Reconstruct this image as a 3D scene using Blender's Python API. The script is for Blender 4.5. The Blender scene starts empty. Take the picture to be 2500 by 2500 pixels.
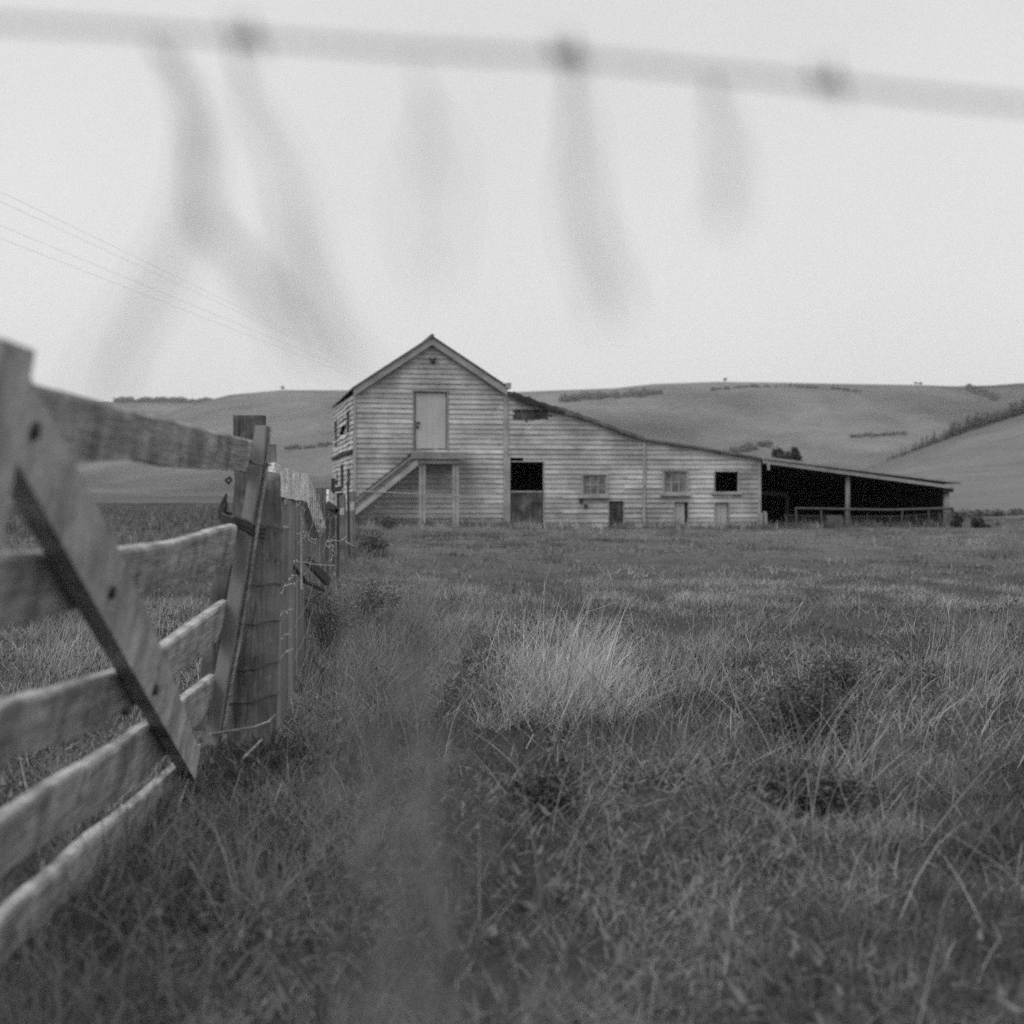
import bpy, math, random
import numpy as np
from mathutils import Vector

random.seed(7)
RNG = np.random.default_rng(11)
SC = bpy.context.scene
COL = SC.collection
F = 3486.0          # focal length in photograph pixels (2500 wide)
CX, HY = 1250.0, 1204.0
EYE = 1.05

# ------------------------------------------------------------------ noise
def _hash(ix, iy, seed):
    h = np.sin(ix * 127.1 + iy * 311.7 + seed * 74.7) * 43758.5453
    return h - np.floor(h)

def vnoise(x, y, seed=0):
    x = np.asarray(x, float); y = np.asarray(y, float)
    ix, iy = np.floor(x), np.floor(y)
    fx, fy = x - ix, y - iy
    fx = fx * fx * (3 - 2 * fx); fy = fy * fy * (3 - 2 * fy)
    a = _hash(ix, iy, seed); b = _hash(ix + 1, iy, seed)
    c = _hash(ix, iy + 1, seed); d = _hash(ix + 1, iy + 1, seed)
    return (a * (1 - fx) + b * fx) * (1 - fy) + (c * (1 - fx) + d * fx) * fy

def fbm(x, y, seed=0, octv=4):
    s, a, t = 0, 0.5, 0
    for k in range(octv):
        s = s + a * vnoise(x * 2 ** k, y * 2 ** k, seed + k * 3); t += a; a *= 0.5
    return s / t

def sstep(a, b, x):
    t = np.clip((np.asarray(x, float) - a) / (b - a), 0, 1)
    return t * t * (3 - 2 * t)

# ------------------------------------------------------------------ terrain
RIDGES = [
    # crest distance, front start, back end, [(px, py) skyline]
    (1200, 520, 1900, [(-900, 1120), (300, 1080), (400, 1014), (440, 998), (480, 985), (560, 964), (690, 952), (870, 953),
                       (1240, 958), (1310, 955), (1500, 948), (1545, 943), (1600, 937), (1760, 932),
                       (1900, 934), (2050, 937), (2250, 940), (2330, 943), (2420, 941), (2500, 935), (3000, 905), (4200, 880)]),
    (1700, 900, 2300, [(-900, 1000), (0, 988), (270, 982), (500, 984), (600, 992), (700, 1020), (900, 1100), (4200, 1150)]),
    (520, 170, 760, [(-900, 1230), (1850, 1210), (1960, 1186), (2050, 1162), (2120, 1141), (2200, 1114), (2280, 1084),
                     (2380, 1047), (2480, 1016), (2600, 985), (3000, 930), (4200, 900)]),
    (330, 120, 430, [(-900, 1230), (1950, 1212), (2100, 1186), (2250, 1150), (2400, 1140), (2500, 1138), (3000, 1120), (4200, 1110)]),
]

def gz(x, y):
    x = np.asarray(x, float); y = np.asarray(y, float)
    ramp = sstep(10, 38, y)
    z = (0.156 - 0.0226 * (np.clip(x, -9, 17) + 4.5)) * ramp
    z = z * (1 - 0.6 * sstep(60, 160, y))
    near = 1 - sstep(25, 60, np.abs(y))
    z = z + near * ((fbm(x * 0.9, y * 0.9, 3) - 0.5) * 0.20 + (vnoise(x * 3.1, y * 3.1, 9) - 0.5) * 0.08)
    xs = np.clip(CX + F * x / np.maximum(y, 1.0), -900, 4200)
    for (yc, y1, yb, pts) in RIDGES:
        px, py = zip(*pts)
        crest = EYE + (HY - np.interp(xs, px, py)) / F * np.minimum(y, yc * 1.15)
        prof = sstep(y1, yc, y) * (1 - sstep(yc * 1.03, yb, y))
        und = 1 + 0.55 * (fbm(xs / 120.0 + y / 260.0, y / 420.0, int(yc) % 97, 4) - 0.5) * np.clip((1 - prof) * 2.2, 0, 1)
        z = np.maximum(z, crest * prof * und)
    return z

def g1(x, y):
    return float(gz(np.array([x]), np.array([y]))[0])

# ------------------------------------------------------------------ projection helpers
def P(px, py, d):
    return Vector(((px - CX) / F * d, d, EYE - (py - HY) / F * d))

# ------------------------------------------------------------------ properties
def tag(o, label=None, cat=None, group=None, kind=None):
    if label: o['label'] = label
    if cat: o['category'] = cat
    if group: o['group'] = group
    if kind: o['kind'] = kind
    return o

def empty(name, loc=(0, 0, 0), rz=0.0):
    o = bpy.data.objects.new(name, None)
    o.empty_display_size = 0.2
    COL.objects.link(o)
    o.location = loc; o.rotation_euler = (0, 0, rz)
    return o

class MB:
    def __init__(s):
        s.v = []; s.f = []
    def add(s, vs, fs):
        n = len(s.v)
        s.v += [tuple(v) for v in vs]
        s.f += [tuple(i + n for i in f) for f in fs]
        return s
    def hexa(s, c):
        # 8 corners: bottom 0-3 (ccw), top 4-7
        return s.add(c, [(0, 3, 2, 1), (4, 5, 6, 7), (0, 1, 5, 4), (1, 2, 6, 5), (2, 3, 7, 6), (3, 0, 4, 7)])
    def box(s, x0, x1, y0, y1, z0, z1):
        return s.hexa([(x0, y0, z0), (x1, y0, z0), (x1, y1, z0), (x0, y1, z0), (x0, y0, z1), (x1, y0, z1), (x1, y1, z1), (x0, y1, z1)])
    def loft(s, rings, cap=True):
        # rings of equal vertex count
        n = len(rings[0]); b = len(s.v)
        vs = [p for r in rings for p in r]
        fs = []
        for k in range(len(rings) - 1):
            for i in range(n):
                j = (i + 1) % n
                fs.append((k * n + i, k * n + j, (k + 1) * n + j, (k + 1) * n + i))
        if cap:
            fs.append(tuple(range(n - 1, -1, -1)))
            fs.append(tuple((len(rings) - 1) * n + i for i in range(n)))
        return s.add(vs, fs)
    def tube(s, pts, r, n=6, cap=True):
        pts = [Vector(p) for p in pts]
        rs = r if isinstance(r, (list, tuple)) else [r] * len(pts)
        rings = []
        ref = Vector((0.31, 0.22, 0.93))
        for i, p in enumerate(pts):
            t = (pts[min(i + 1, len(pts) - 1)] - pts[max(i - 1, 0)])
            if t.length < 1e-9: t = Vector((0, 0, 1))
            t.normalize()
            a = t.cross(ref)
            if a.length < 1e-4: a = t.cross(Vector((1, 0, 0)))
            a.normalize(); b = t.cross(a)
            rings.append([p + (a * math.cos(2 * math.pi * k / n) + b * math.sin(2 * math.pi * k / n)) * rs[i] for k in range(n)])
        return s.loft(rings, cap)
    def bar(s, a, b, w, h, up=(0, 0, 1)):
        a, b, up = Vector(a), Vector(b), Vector(up)
        t = (b - a).normalized(); sd = t.cross(up).normalized(); u = sd.cross(t)
        c = []
        for p in (a, b):
            c.append([p - sd * w / 2 - u * h / 2, p + sd * w / 2 - u * h / 2, p + sd * w / 2 + u * h / 2, p - sd * w / 2 + u * h / 2])
        return s.loft(c)
    def build(s, name, mat, parent=None, smooth=False, origin=None):
        me = bpy.data.meshes.new(name)
        o = bpy.data.objects.new(name, me)
        off = Vector((0, 0, 0))
        if parent is None and origin is not None:
            off = Vector(origin); o.location = off
        vs = [(v[0] - off.x, v[1] - off.y, v[2] - off.z) for v in s.v]
        me.from_pydata(vs, [], s.f)
        me.validate(verbose=False)
        import bmesh
        bm = bmesh.new(); bm.from_mesh(me)
        bmesh.ops.recalc_face_normals(bm, faces=bm.faces)
        bm.to_mesh(me); bm.free()
        if smooth:
            me.polygons.foreach_set('use_smooth', [True] * len(me.polygons))
        me.materials.append(mat)
        COL.objects.link(o)
        if parent is not None: o.parent = parent
        return o

def local(mb, origin):
    """shift a world-space MB into the local space of an unrotated Empty"""
    o = Vector(origin)
    mb.v = [(v[0] - o.x, v[1] - o.y, v[2] - o.z) for v in mb.v]
    return mb

# ------------------------------------------------------------------ materials (the film is monochrome: neutral greys)
def g(v): return (v, v, v, 1)

def new_mat(name):
    m = bpy.data.materials.new(name); m.use_nodes = True
    nt = m.node_tree
    return m, nt, nt.nodes['Principled BSDF']

def N(nt, typ, **kw):
    n = nt.nodes.new(typ)
    for k, v in kw.items():
        if k in n.inputs: n.inputs[k].default_value = v
        else: setattr(n, k, v)
    return n

def math_node(nt, op, a, b=None):
    n = nt.nodes.new('ShaderNodeMath'); n.operation = op
    for i, v in enumerate((a, b)):
        if v is None: continue
        if isinstance(v, (int, float)): n.inputs[i].default_value = v
        else: nt.links.new(v, n.inputs[i])
    return n.outputs[0]

def mapping(nt, scale, rot=(0, 0, 0), coord='Object'):
    tc = nt.nodes.new('ShaderNodeTexCoord')
    mp = nt.nodes.new('ShaderNodeMapping')
    mp.inputs['Scale'].default_value = scale; mp.inputs['Rotation'].default_value = rot
    nt.links.new(tc.outputs[coord], mp.inputs['Vector'])
    return mp.outputs['Vector']

def noise(nt, vec, scale, detail=5, rough=0.6, dist=0.0):
    n = nt.nodes.new('ShaderNodeTexNoise')
    n.inputs['Scale'].default_value = scale; n.inputs['Detail'].default_value = detail
    n.inputs['Roughness'].default_value = rough; n.inputs['Distortion'].default_value = dist
    nt.links.new(vec, n.inputs['Vector'])
    return n.outputs['Fac']

def ramp(nt, fac, stops):
    r = nt.nodes.new('ShaderNodeValToRGB')
    el = r.color_ramp.elements
    while len(el) > 1: el.remove(el[0])
    el[0].position = stops[0][0]; el[0].color = g(stops[0][1])
    for p, v in stops[1:]:
        e = el.new(p); e.color = g(v)
    nt.links.new(fac, r.inputs['Fac'])
    return r.outputs['Color']

def wood(name, lo, hi, grain=(1, 1, 0.06), scale=40, stain=0.35, island=0.25, rough=0.85, bump=0.3, stain_scale=2.2, lichen=0.0, crack=0.0):
    m, nt, bs = new_mat(name)
    v = mapping(nt, grain)
    n1 = noise(nt, v, scale, 6, 0.65, 0.4)
    col = ramp(nt, n1, [(0.28, lo), (0.72, hi)])
    v2 = mapping(nt, (1, 1, 1))
    n2 = noise(nt, v2, stain_scale, 5, 0.62)
    st = ramp(nt, n2, [(0.36, 1 - stain), (0.62, 1.0)])
    a = math_node(nt, 'MULTIPLY', col, st)
    geo = nt.nodes.new('ShaderNodeNewGeometry')
    isl = math_node(nt, 'ADD', math_node(nt, 'MULTIPLY', geo.outputs['Random Per Island'], island), 1 - island)
    a = math_node(nt, 'MULTIPLY', a, isl)
    if crack:      # weathered splits along the grain and dark knots
        cn = noise(nt, mapping(nt, tuple(q_ * .8 for q_ in grain)), scale * 1.3, 3, .5, 1.2)
        a = math_node(nt, 'MULTIPLY', a, ramp(nt, cn, [(.60, 1), (.635, 1 - crack), (.65, 1 - crack), (.69, 1)]))
        kn = noise(nt, v2, stain_scale * 2.3, 2, .5)
        a = math_node(nt, 'MULTIPLY', a, ramp(nt, kn, [(.26, 1 - crack), (.33, 1)]))
    if lichen:     # pale crusts of lichen
        ln_ = noise(nt, v2, stain_scale * 5, 6, .75)
        mk = ramp(nt, ln_, [(.58, 0), (.64, 1)])
        a = math_node(nt, 'ADD', a, math_node(nt, 'MULTIPLY', mk, lichen))
    nt.links.new(a, bs.inputs['Base Color'])
    bs.inputs['Roughness'].default_value = rough
    bs.inputs['Specular IOR Level'].default_value = 0.2
    bp = nt.nodes.new('ShaderNodeBump'); bp.inputs['Strength'].default_value = bump; bp.inputs['Distance'].default_value = 0.01
    nt.links.new(n1, bp.inputs['Height']); nt.links.new(bp.outputs['Normal'], bs.inputs['Normal'])
    return m

def plain(name, v, rough=0.7, metal=0.0, var=0.3, scale=8, spec=0.3):
    m, nt, bs = new_mat(name)
    n1 = noise(nt, mapping(nt, (1, 1, 1)), scale, 5, 0.6)
    nt.links.new(ramp(nt, n1, [(0.3, v * (1 - var)), (0.7, v * (1 + var))]), bs.inputs['Base Color'])
    bs.inputs['Roughness'].default_value = rough; bs.inputs['Metallic'].default_value = metal
    bs.inputs['Specular IOR Level'].default_value = spec
    return m

M = {}
M['board'] = wood('weatherboard', 0.37, 0.57, grain=(0.10, 1, 1.4), scale=18, stain=0.50, island=0.27, bump=0.35, stain_scale=0.8, crack=.3)
M['board_side'] = wood('weatherboard_side', 0.34, 0.58, grain=(1, 0.12, 1.4), scale=18, stain=0.45, island=0.35, bump=0.35, stain_scale=1.2)
M['trim'] = wood('painted_trim', 0.27, 0.40, grain=(1, 1, 0.1), scale=30, stain=0.35, island=0.15)
M['door_paint'] = wood('painted_door', 0.35, 0.41, grain=(1.2, 1, 0.04), scale=14, stain=0.12, island=0.10, bump=0.1)
M['door_dark'] = wood('bare_door', 0.05, 0.17, grain=(2.0, 1, 0.4), scale=6, stain=0.7, island=0.3, stain_scale=2.5)
M['dark_wood'] = wood('dark_timber', 0.035, 0.07, grain=(1, 1, 0.1), scale=25, stain=0.4)
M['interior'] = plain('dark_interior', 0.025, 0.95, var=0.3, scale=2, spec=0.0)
M['iron'] = plain('rusty_roof_iron', 0.09, 0.7, var=0.5, scale=3)
M['fascia'] = wood('fascia_board', 0.25, 0.36, grain=(0.1, 1, 1), scale=20, stain=0.3)
M['glass'], nt, bs = new_mat('dusty_glass')
nn = noise(nt, mapping(nt, (1, 1, 1)), 3.5, 4, 0.6)
nt.links.new(ramp(nt, nn, [(0.35, 0.05), (0.7, 0.20)]), bs.inputs['Base Color'])
bs.inputs['Roughness'].default_value = 0.25
M['rail'] = wood('rough_sawn_rail', 0.22, 0.49, grain=(1, 0.06, 1.5), scale=44, stain=0.55, island=0.12, bump=0.9, stain_scale=6, lichen=.10, crack=.5)
M['fence_board'] = wood('silver_fence_board', 0.52, 0.88, grain=(1, 0.10, 1.0), scale=34, stain=0.40, island=0.12, bump=1.0, stain_scale=7, lichen=.08, crack=.6)
M['post'] = wood('weathered_post', 0.08, 0.25, grain=(1, 1, 0.05), scale=26, stain=0.60, island=0.2, bump=0.9, stain_scale=4, lichen=.06, crack=.55)
M['stile'] = wood('sawn_stile', 0.16, 0.28, grain=(1, 1, 0.05), scale=22, stain=0.3, island=0.1, bump=0.5)
M['brace'] = wood('sawn_brace', 0.31, 0.52, grain=(1, 0.25, 0.25), scale=42, stain=0.45, island=0.1, bump=0.8, stain_scale=5, lichen=.07, crack=.45)
M['paling'] = wood('grey_paling', 0.13, 0.30, grain=(1, 1, 0.04), scale=26, stain=0.4, island=0.3, bump=0.6)
M['yard'] = plain('dark_yard_timber', 0.06, .9, var=.4)
M['bolt'] = plain('rusted_bolt', 0.03, 0.6)
M['wire'] = plain('galvanised_wire', 0.12, 0.5, metal=0.3, var=0.3, scale=30)
M['barb'] = plain('rusty_barbed_wire', 0.05, 0.7, var=0.3, scale=30)
M['twine'] = plain('dark_twine', 0.035, 0.9, var=0.4, scale=60)
M['wisp'] = plain('pale_wisp', 0.34, 0.9, var=0.2, scale=40)
M['stalk'] = plain('dry_stalk', 0.07, 0.9, var=0.3, scale=20)
M['concrete'] = plain('pale_concrete', 0.42, 0.9, var=0.2, scale=4)
M['cable'] = plain('power_cable', 0.12, 0.8, var=0.1)

def foliage_mat(name, translucent=0.25):
    m, nt, bs = new_mat(name)
    at = nt.nodes.new('ShaderNodeAttribute'); at.attribute_name = 'tone'
    nt.links.new(at.outputs['Fac'], bs.inputs['Base Color'])
    bs.inputs['Roughness'].default_value = 0.65
    bs.inputs['Specular IOR Level'].default_value = 0.18
    tr = nt.nodes.new('ShaderNodeBsdfTranslucent')
    nt.links.new(at.outputs['Fac'], tr.inputs['Color'])
    mx = nt.nodes.new('ShaderNodeMixShader'); mx.inputs[0].default_value = translucent
    nt.links.new(bs.outputs[0], mx.inputs[1]); nt.links.new(tr.outputs[0], mx.inputs[2])
    nt.links.new(mx.outputs[0], nt.nodes['Material Output'].inputs['Surface'])
    return m
M['grass'] = foliage_mat('grass_blades')
M['leaf'] = foliage_mat('leaves', 0.15)

# ground material: 'tone' is the land cover's own reflectance, broken up by noise
m, nt, bs = new_mat('ground_cover')
at = nt.nodes.new('ShaderNodeAttribute'); at.attribute_name = 'tone'
v = mapping(nt, (1, 1, 1))
na = ramp(nt, noise(nt, v, 0.035, 8, 0.66, 0.3), [(0.3, 0.80), (0.7, 1.2)])
nb = ramp(nt, noise(nt, v, 1.6, 6, 0.7), [(0.3, 0.72), (0.7, 1.28)])
nc = ramp(nt, noise(nt, mapping(nt, (0.3, 1, 1)), 0.25, 6, 0.7), [(0.3, 0.82), (0.7, 1.18)])
cc = math_node(nt, 'MULTIPLY', at.outputs['Fac'], na)
cc = math_node(nt, 'MULTIPLY', cc, nb); cc = math_node(nt, 'MULTIPLY', cc, nc)
nt.links.new(cc, bs.inputs['Base Color'])
bs.inputs['Roughness'].default_value = 0.95; bs.inputs['Specular IOR Level'].default_value = 0.05
bp = nt.nodes.new('ShaderNodeBump'); bp.inputs['Strength'].default_value = 0.6; bp.inputs['Distance'].default_value = 0.6
nt.links.new(noise(nt, v, 0.5, 8, 0.75), bp.inputs['Height']); nt.links.new(bp.outputs['Normal'], bs.inputs['Normal'])
M['ground'] = m

# ------------------------------------------------------------------ ground sheet
def np_mesh(name, verts, quads=None, tris=None, mat=None, tone=None, smooth=False):
    me = bpy.data.meshes.new(name)
    nq = 0 if quads is None else len(quads); ntri = 0 if tris is None else len(tris)
    me.vertices.add(len(verts)); me.vertices.foreach_set('co', np.ascontiguousarray(verts, np.float32).ravel())
    idx = []; start = []; tot = []
    s = 0
    if nq:
        idx.append(np.asarray(quads, np.int32).ravel()); start.append(np.arange(nq) * 4); s = nq * 4
    if ntri:
        idx.append(np.asarray(tris, np.int32).ravel()); start.append(s + np.arange(ntri) * 3)
    idx = np.concatenate(idx); start = np.concatenate(start).astype(np.int32)
    me.loops.add(len(idx)); me.loops.foreach_set('vertex_index', idx)
    me.polygons.add(nq + ntri); me.polygons.foreach_set('loop_start', start)
    if smooth: me.polygons.foreach_set('use_smooth', np.ones(nq + ntri, bool))
    if tone is not None:
        a = me.attributes.new('tone', 'FLOAT', 'POINT'); a.data.foreach_set('value', np.ascontiguousarray(tone, np.float32))
    me.update(calc_edges=True)
    o = bpy.data.objects.new(name, me); COL.objects.link(o)
    if mat: me.materials.append(mat)
    return o

def land_tone(x, y):
    xs = CX + F * x / np.maximum(y, 1.0)
    t = 0.040 + 0.045 * sstep(8, 30, y)
    # left paddock: dark sward, then a dry strip at its far edge, then sheep-grazed slope
    left = 1 - sstep(700, 1000, xs)
    t = t + left * (-0.01) * sstep(20, 40, y) * (1 - sstep(100, 125, y))
    strip = np.exp(-((y - 128 - 10 * (vnoise(x / 25, y / 25, 5) - .5)) / 10.0) ** 2) * left
    t = t + 0.022 * strip
    hill = sstep(140, 420, y)
    t = t + hill * -.014
    t = t + left * -.012 * sstep(135, 160, y) * (1 - sstep(480, 640, y))
    t = t * (1 + sstep(150, 400, y) * 1.9 * (fbm(x / 80.0, y / 130.0, 91, 6) - .5))
    right = sstep(1900, 2250, xs)
    t = t + right * 0.022 * sstep(50, 75, y) * (1 - 0.9 * hill)
    return t

az = np.concatenate([np.linspace(-180, -32, 40, endpoint=False), np.linspace(-32, 32, 300, endpoint=False), np.linspace(32, 180, 40, endpoint=False)])
az = np.radians(az)
rad = np.concatenate([[0.0], np.geomspace(0.5, 3600, 330)])
A, R = np.meshgrid(az, rad)
gx, gy = np.sin(A) * R, np.cos(A) * R
gzv = gz(gx, gy)
nA, nR = len(az), len(rad)
ii, jj = np.meshgrid(np.arange(nR - 1), np.arange(nA), indexing='ij')
q = np.stack([ii * nA + jj, ii * nA + (jj + 1) % nA, (ii + 1) * nA + (jj + 1) % nA, (ii + 1) * nA + jj], -1).reshape(-1, 4)
gr = np_mesh('ground', np.stack([gx, gy, gzv], -1).reshape(-1, 3), quads=q[:, ::-1], mat=M['ground'], tone=land_tone(gx, gy).ravel(), smooth=True)
tag(gr, kind='structure')

# ------------------------------------------------------------------ grass blades (vectorised ribbons)
class Blades:
    def __init__(s): s.V = []; s.Q = []; s.T = []; s.tone = []; s.n = 0
    def add(s, x, y, h, w, azi, lean, curve, tone, seg=3, z=None, kink=0.0):
        """h height/length, lean start angle from vertical, curve extra angle at tip"""
        n = len(x)
        if n == 0: return
        z = gz(x, y) - 0.01 if z is None else z
        ts = np.linspace(0, 1, seg + 1)
        face = azi + np.pi / 2 + RNG.normal(0, 0.5, n)
        px, pz = np.zeros(n), np.zeros(n)
        kk = np.where(U(0, 1, n) < kink, U(.5, 1.9, n), 0.0); kt = U(.3, .8, n)
        rows = []
        for k, t in enumerate(ts):
            if k:
                ang = lean + curve * ((t + ts[k - 1]) / 2) ** 1.3 + np.where(t > kt, kk, 0)
                dl = h * (t - ts[k - 1])
                px = px + np.sin(ang) * dl; pz = pz + np.cos(ang) * dl
            ww = w * (1 - t) ** 0.7 * 0.5 if k < seg else np.zeros(n)
            cx = x + np.sin(azi) * px; cy = y + np.cos(azi) * px; cz = z + pz
            dx, dy = np.sin(face) * ww, np.cos(face) * ww
            if k < seg:
                rows.append(np.stack([cx - dx, cy - dy, cz], -1)); rows.append(np.stack([cx + dx, cy + dy, cz], -1))
            else:
                rows.append(np.stack([cx, cy, cz], -1))
        nv = 2 * seg + 1
        V = np.stack(rows, 1).reshape(-1, 3)
        base = s.n + np.arange(n) * nv
        for k in range(seg - 1):
            s.Q.append(np.stack([base + 2 * k, base + 2 * k + 1, base + 2 * k + 3, base + 2 * k + 2], -1))
        k = seg - 1
        s.T.append(np.stack([base + 2 * k, base + 2 * k + 1, base + 2 * k + 2], -1))
        s.V.append(V); s.tone.append(np.repeat(tone, nv)); s.n += n * nv
    def build(s, name, mat, label, cat):
        o = np_mesh(name, np.concatenate(s.V), np.concatenate(s.Q) if s.Q else None, np.concatenate(s.T), mat, np.concatenate(s.tone))
        tag(o, label, cat, kind='stuff')
        return o

def U(a, b, n): return RNG.uniform(a, b, n)

def scatter(y0, y1, n, margin=1.15, power=1.0, x0=None, x1=None):
    """random ground points inside the camera's wedge between depths y0 and y1, even per area"""
    u = U(0, 1, n)
    y = np.sqrt(y0 ** 2 + (y1 ** 2 - y0 ** 2) * u)
    hw = 1250 / F * y * margin + 0.25
    x = U(-1, 1, n) * hw
    return x, y

def barn_clear(x, y):
    c, s = math.cos(TH), math.sin(TH)
    dx, dy = x - BX, y - BY
    u, vv = dx * c + dy * s, -dx * s + dy * c
    return ~((u > -0.02) & (u < 18.6) & (vv > 0.0) & (vv < 9.8))

TH = math.atan(0.189)
BY = 41.0
BX = (866 - CX) / F * BY

def tuss(x, y):
    """patchiness of the sward, 0..1"""
    return fbm(x * 0.8, y * 0.55, 21, 3)

def hollow(x, y):
    """darker patches with sparser, shorter grass, 0..1, stretched across the view"""
    return sstep(.52, .66, fbm(x * .75 + 7, y * .42, 61, 4)) * .9 + .5 * sstep(.60, .72, fbm(x * 2.3, y * 1.6, 66, 3))

B = Blades()
# short matted pasture, three distance bands
for (y0, y1, n, h0, h1, w0, seg) in ((0.9, 6, 85000, .04, .12, .0038, 3), (6, 17, 190000, .04, .13, .0052, 2), (17, 60, 330000, .04, .13, .011, 1)):
    x, y = scatter(y0, y1, n)
    k = barn_clear(x, y) & (U(0, 1, n) > .75 * hollow(x, y)); x, y = x[k], y[k]; n = len(x)
    t = tuss(x, y); hl = hollow(x, y)
    big = fbm(x * 0.22, y * 0.13, 44, 4); fine = fbm(x * 2.2, y * 1.3, 47, 3)
    h = U(h0, h1, n) * (0.45 + 1.2 * t) * (1 - .45 * hl) * np.where(y > 38, 1.2, 1)
    tone = (0.064 + 0.092 * U(0, 1, n) ** 1.5) * (0.40 + 1.2 * sstep(.28, .72, big)) * (.55 + .9 * sstep(.3, .7, fine)) * (1 - .55 * hl) + .012  # blade tone drops in the sparse patches
    dead = U(0, 1, n) < 0.16 * (.3 + 1.6 * sstep(.35, .65, fine))
    tone = np.where(dead, U(.12, .30, n), tone)
    lean = np.where(dead, U(.7, 1.5, n), U(.1, 1.15, n))
    B.add(x, y, h * np.where(dead, 1.5, 1), w0 * U(.7, 1.4, n), U(0, 2 * np.pi, n), lean, U(0.1, 1.2, n), tone, seg, kink=.1)
# small broad leaves in the sward
n = 26000
x, y = scatter(1.2, 12, n); k = fbm(x * 1.6, y * 1.1, 71, 3) > .5; x, y = x[k], y[k]; n = len(x)
B.add(x, y, U(.025, .065, n), U(.010, .022, n), U(0, 6.28, n), U(.5, 1.5, n), U(0, .6, n), U(.045, .14, n), 2, z=gz(x, y) + U(.01, .07, n))
# left paddock beyond the gate: rank grass
n = 60000
y = np.sqrt(U(18 ** 2, 125 ** 2, n)); x = (U(-80, 880, n) - CX) / F * y
kk = barn_clear(x, y); x, y = x[kk], y[kk]; n = len(x)
B.add(x, y, U(.10, .34, n) * (0.3 + 1.1 * tuss(x, y)) * (1 - .55 * sstep(40, 110, y)), 0.0008 * y + .006, U(0, 6.28, n), U(0, .8, n), U(0, .8, n), U(.05, .15, n) * (.6 + .8 * fbm(x * .3, y * .12, 81, 3)), 1)
B.build('pasture_grass', M['grass'], 'short grey pasture grass covering the whole paddock in front of the barn', 'grass')

# longer green tussocks, clumped
L = Blades()
def clumps(B_, cx, cy, nb, rad_, h0, h1, w, t0, t1, lean=(0.1, .5), curve=(.3, 1.4), seg=3, dirbias=None, kink=0.0):
    nC = len(cx)
    x = np.repeat(cx, nb); y = np.repeat(cy, nb); n = len(x)
    a = U(0, 2 * np.pi, n); r = rad_ * np.sqrt(U(0, 1, n))
    ch = np.repeat(U(.7, 1.25, nC), nb); ct = np.repeat(U(.75, 1.25, nC), nb)
    azi = a + RNG.normal(0, .5, n)
    ln = U(lean[0], lean[1], n) * (0.5 + r / rad_)
    if dirbias is not None:
        sel = U(0, 1, n) < dirbias[1]
        wild = U(0, 1, n) < .14; ln = np.where(wild, U(.6, 1.5, n), ln)
        azi = np.where(sel, dirbias[0] + RNG.normal(0, .35, n), azi)
    B_.add(x + np.cos(a) * r, y + np.sin(a) * r, U(h0, h1, n) * ch, w * U(.7, 1.3, n), azi, ln, U(curve[0], curve[1], n), U(t0, t1, n) * ct, seg, kink=kink)

x, y = scatter(1.3, 5.5, 200); k = tuss(x, y) > 0.40; x, y = x[k], y[k]
clumps(L, x, y, 30, .13, .06, .19, .0045, .04, .15, lean=(.2, .9), curve=(.4, 2.2), seg=4)
x, y = scatter(5.5, 14, 520); k = tuss(x, y) > 0.50; x, y = x[k], y[k]
clumps(L, x, y, 30, .18, .06, .20, .006, .04, .15, lean=(.2, .9), curve=(.4, 2.2), seg=3)
x, y = scatter(14, 40, 900); k = (tuss(x, y) > 0.56) & barn_clear(x, y); x, y = x[k], y[k]
clumps(L, x, y, 26, .30, .05, .14, .012, .05, .14, lean=(.2, 1.0), curve=(.4, 1.8), seg=2)
# rank growth along the fence foot and along the barn's front
d = U(6.9, 24, 120); x = -0.80 - 0.1 * (d - 6) + RNG.normal(0.10, .18, 120)
clumps(L, x, d, 36, .16, .10, .34, .006, .05, .15, lean=(.1, .9), curve=(.3, 1.6), seg=3, kink=.2)
x = RNG.normal(-1.02, .13, 26); d = RNG.normal(5.45, .22, 26)
clumps(L, x, d, 30, .10, .06, .20, .006, .02, .07, lean=(.2, 1.0), curve=(.3, 1.6), seg=3)  # dark tone takes in the shadow and dark foliage at the post foot
u = U(-1.0, 18.5, 230); vv = U(-.9, -.1, 230)
x = BX + u * math.cos(TH) - vv * math.sin(TH); y = BY + u * math.sin(TH) + vv * math.cos(TH)
clumps(L, x, y, 22, .25, .08, .48, .014, .06, .20, lean=(.1, .9), seg=2, kink=.2)
x, y = U(-1.0, -.60, 56), U(1.9, 3.9, 56); x = x - .04 * (y - 2.2)
clumps(L, x, y, 30, .13, .10, .36, .006, .06, .18, lean=(.1, .9), curve=(.2, 1.5), seg=4, kink=.2)
L.build('tussock_grass', M['grass'], 'long drooping green grass in tussocks along the fence foot and barn front', 'grass')

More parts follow.
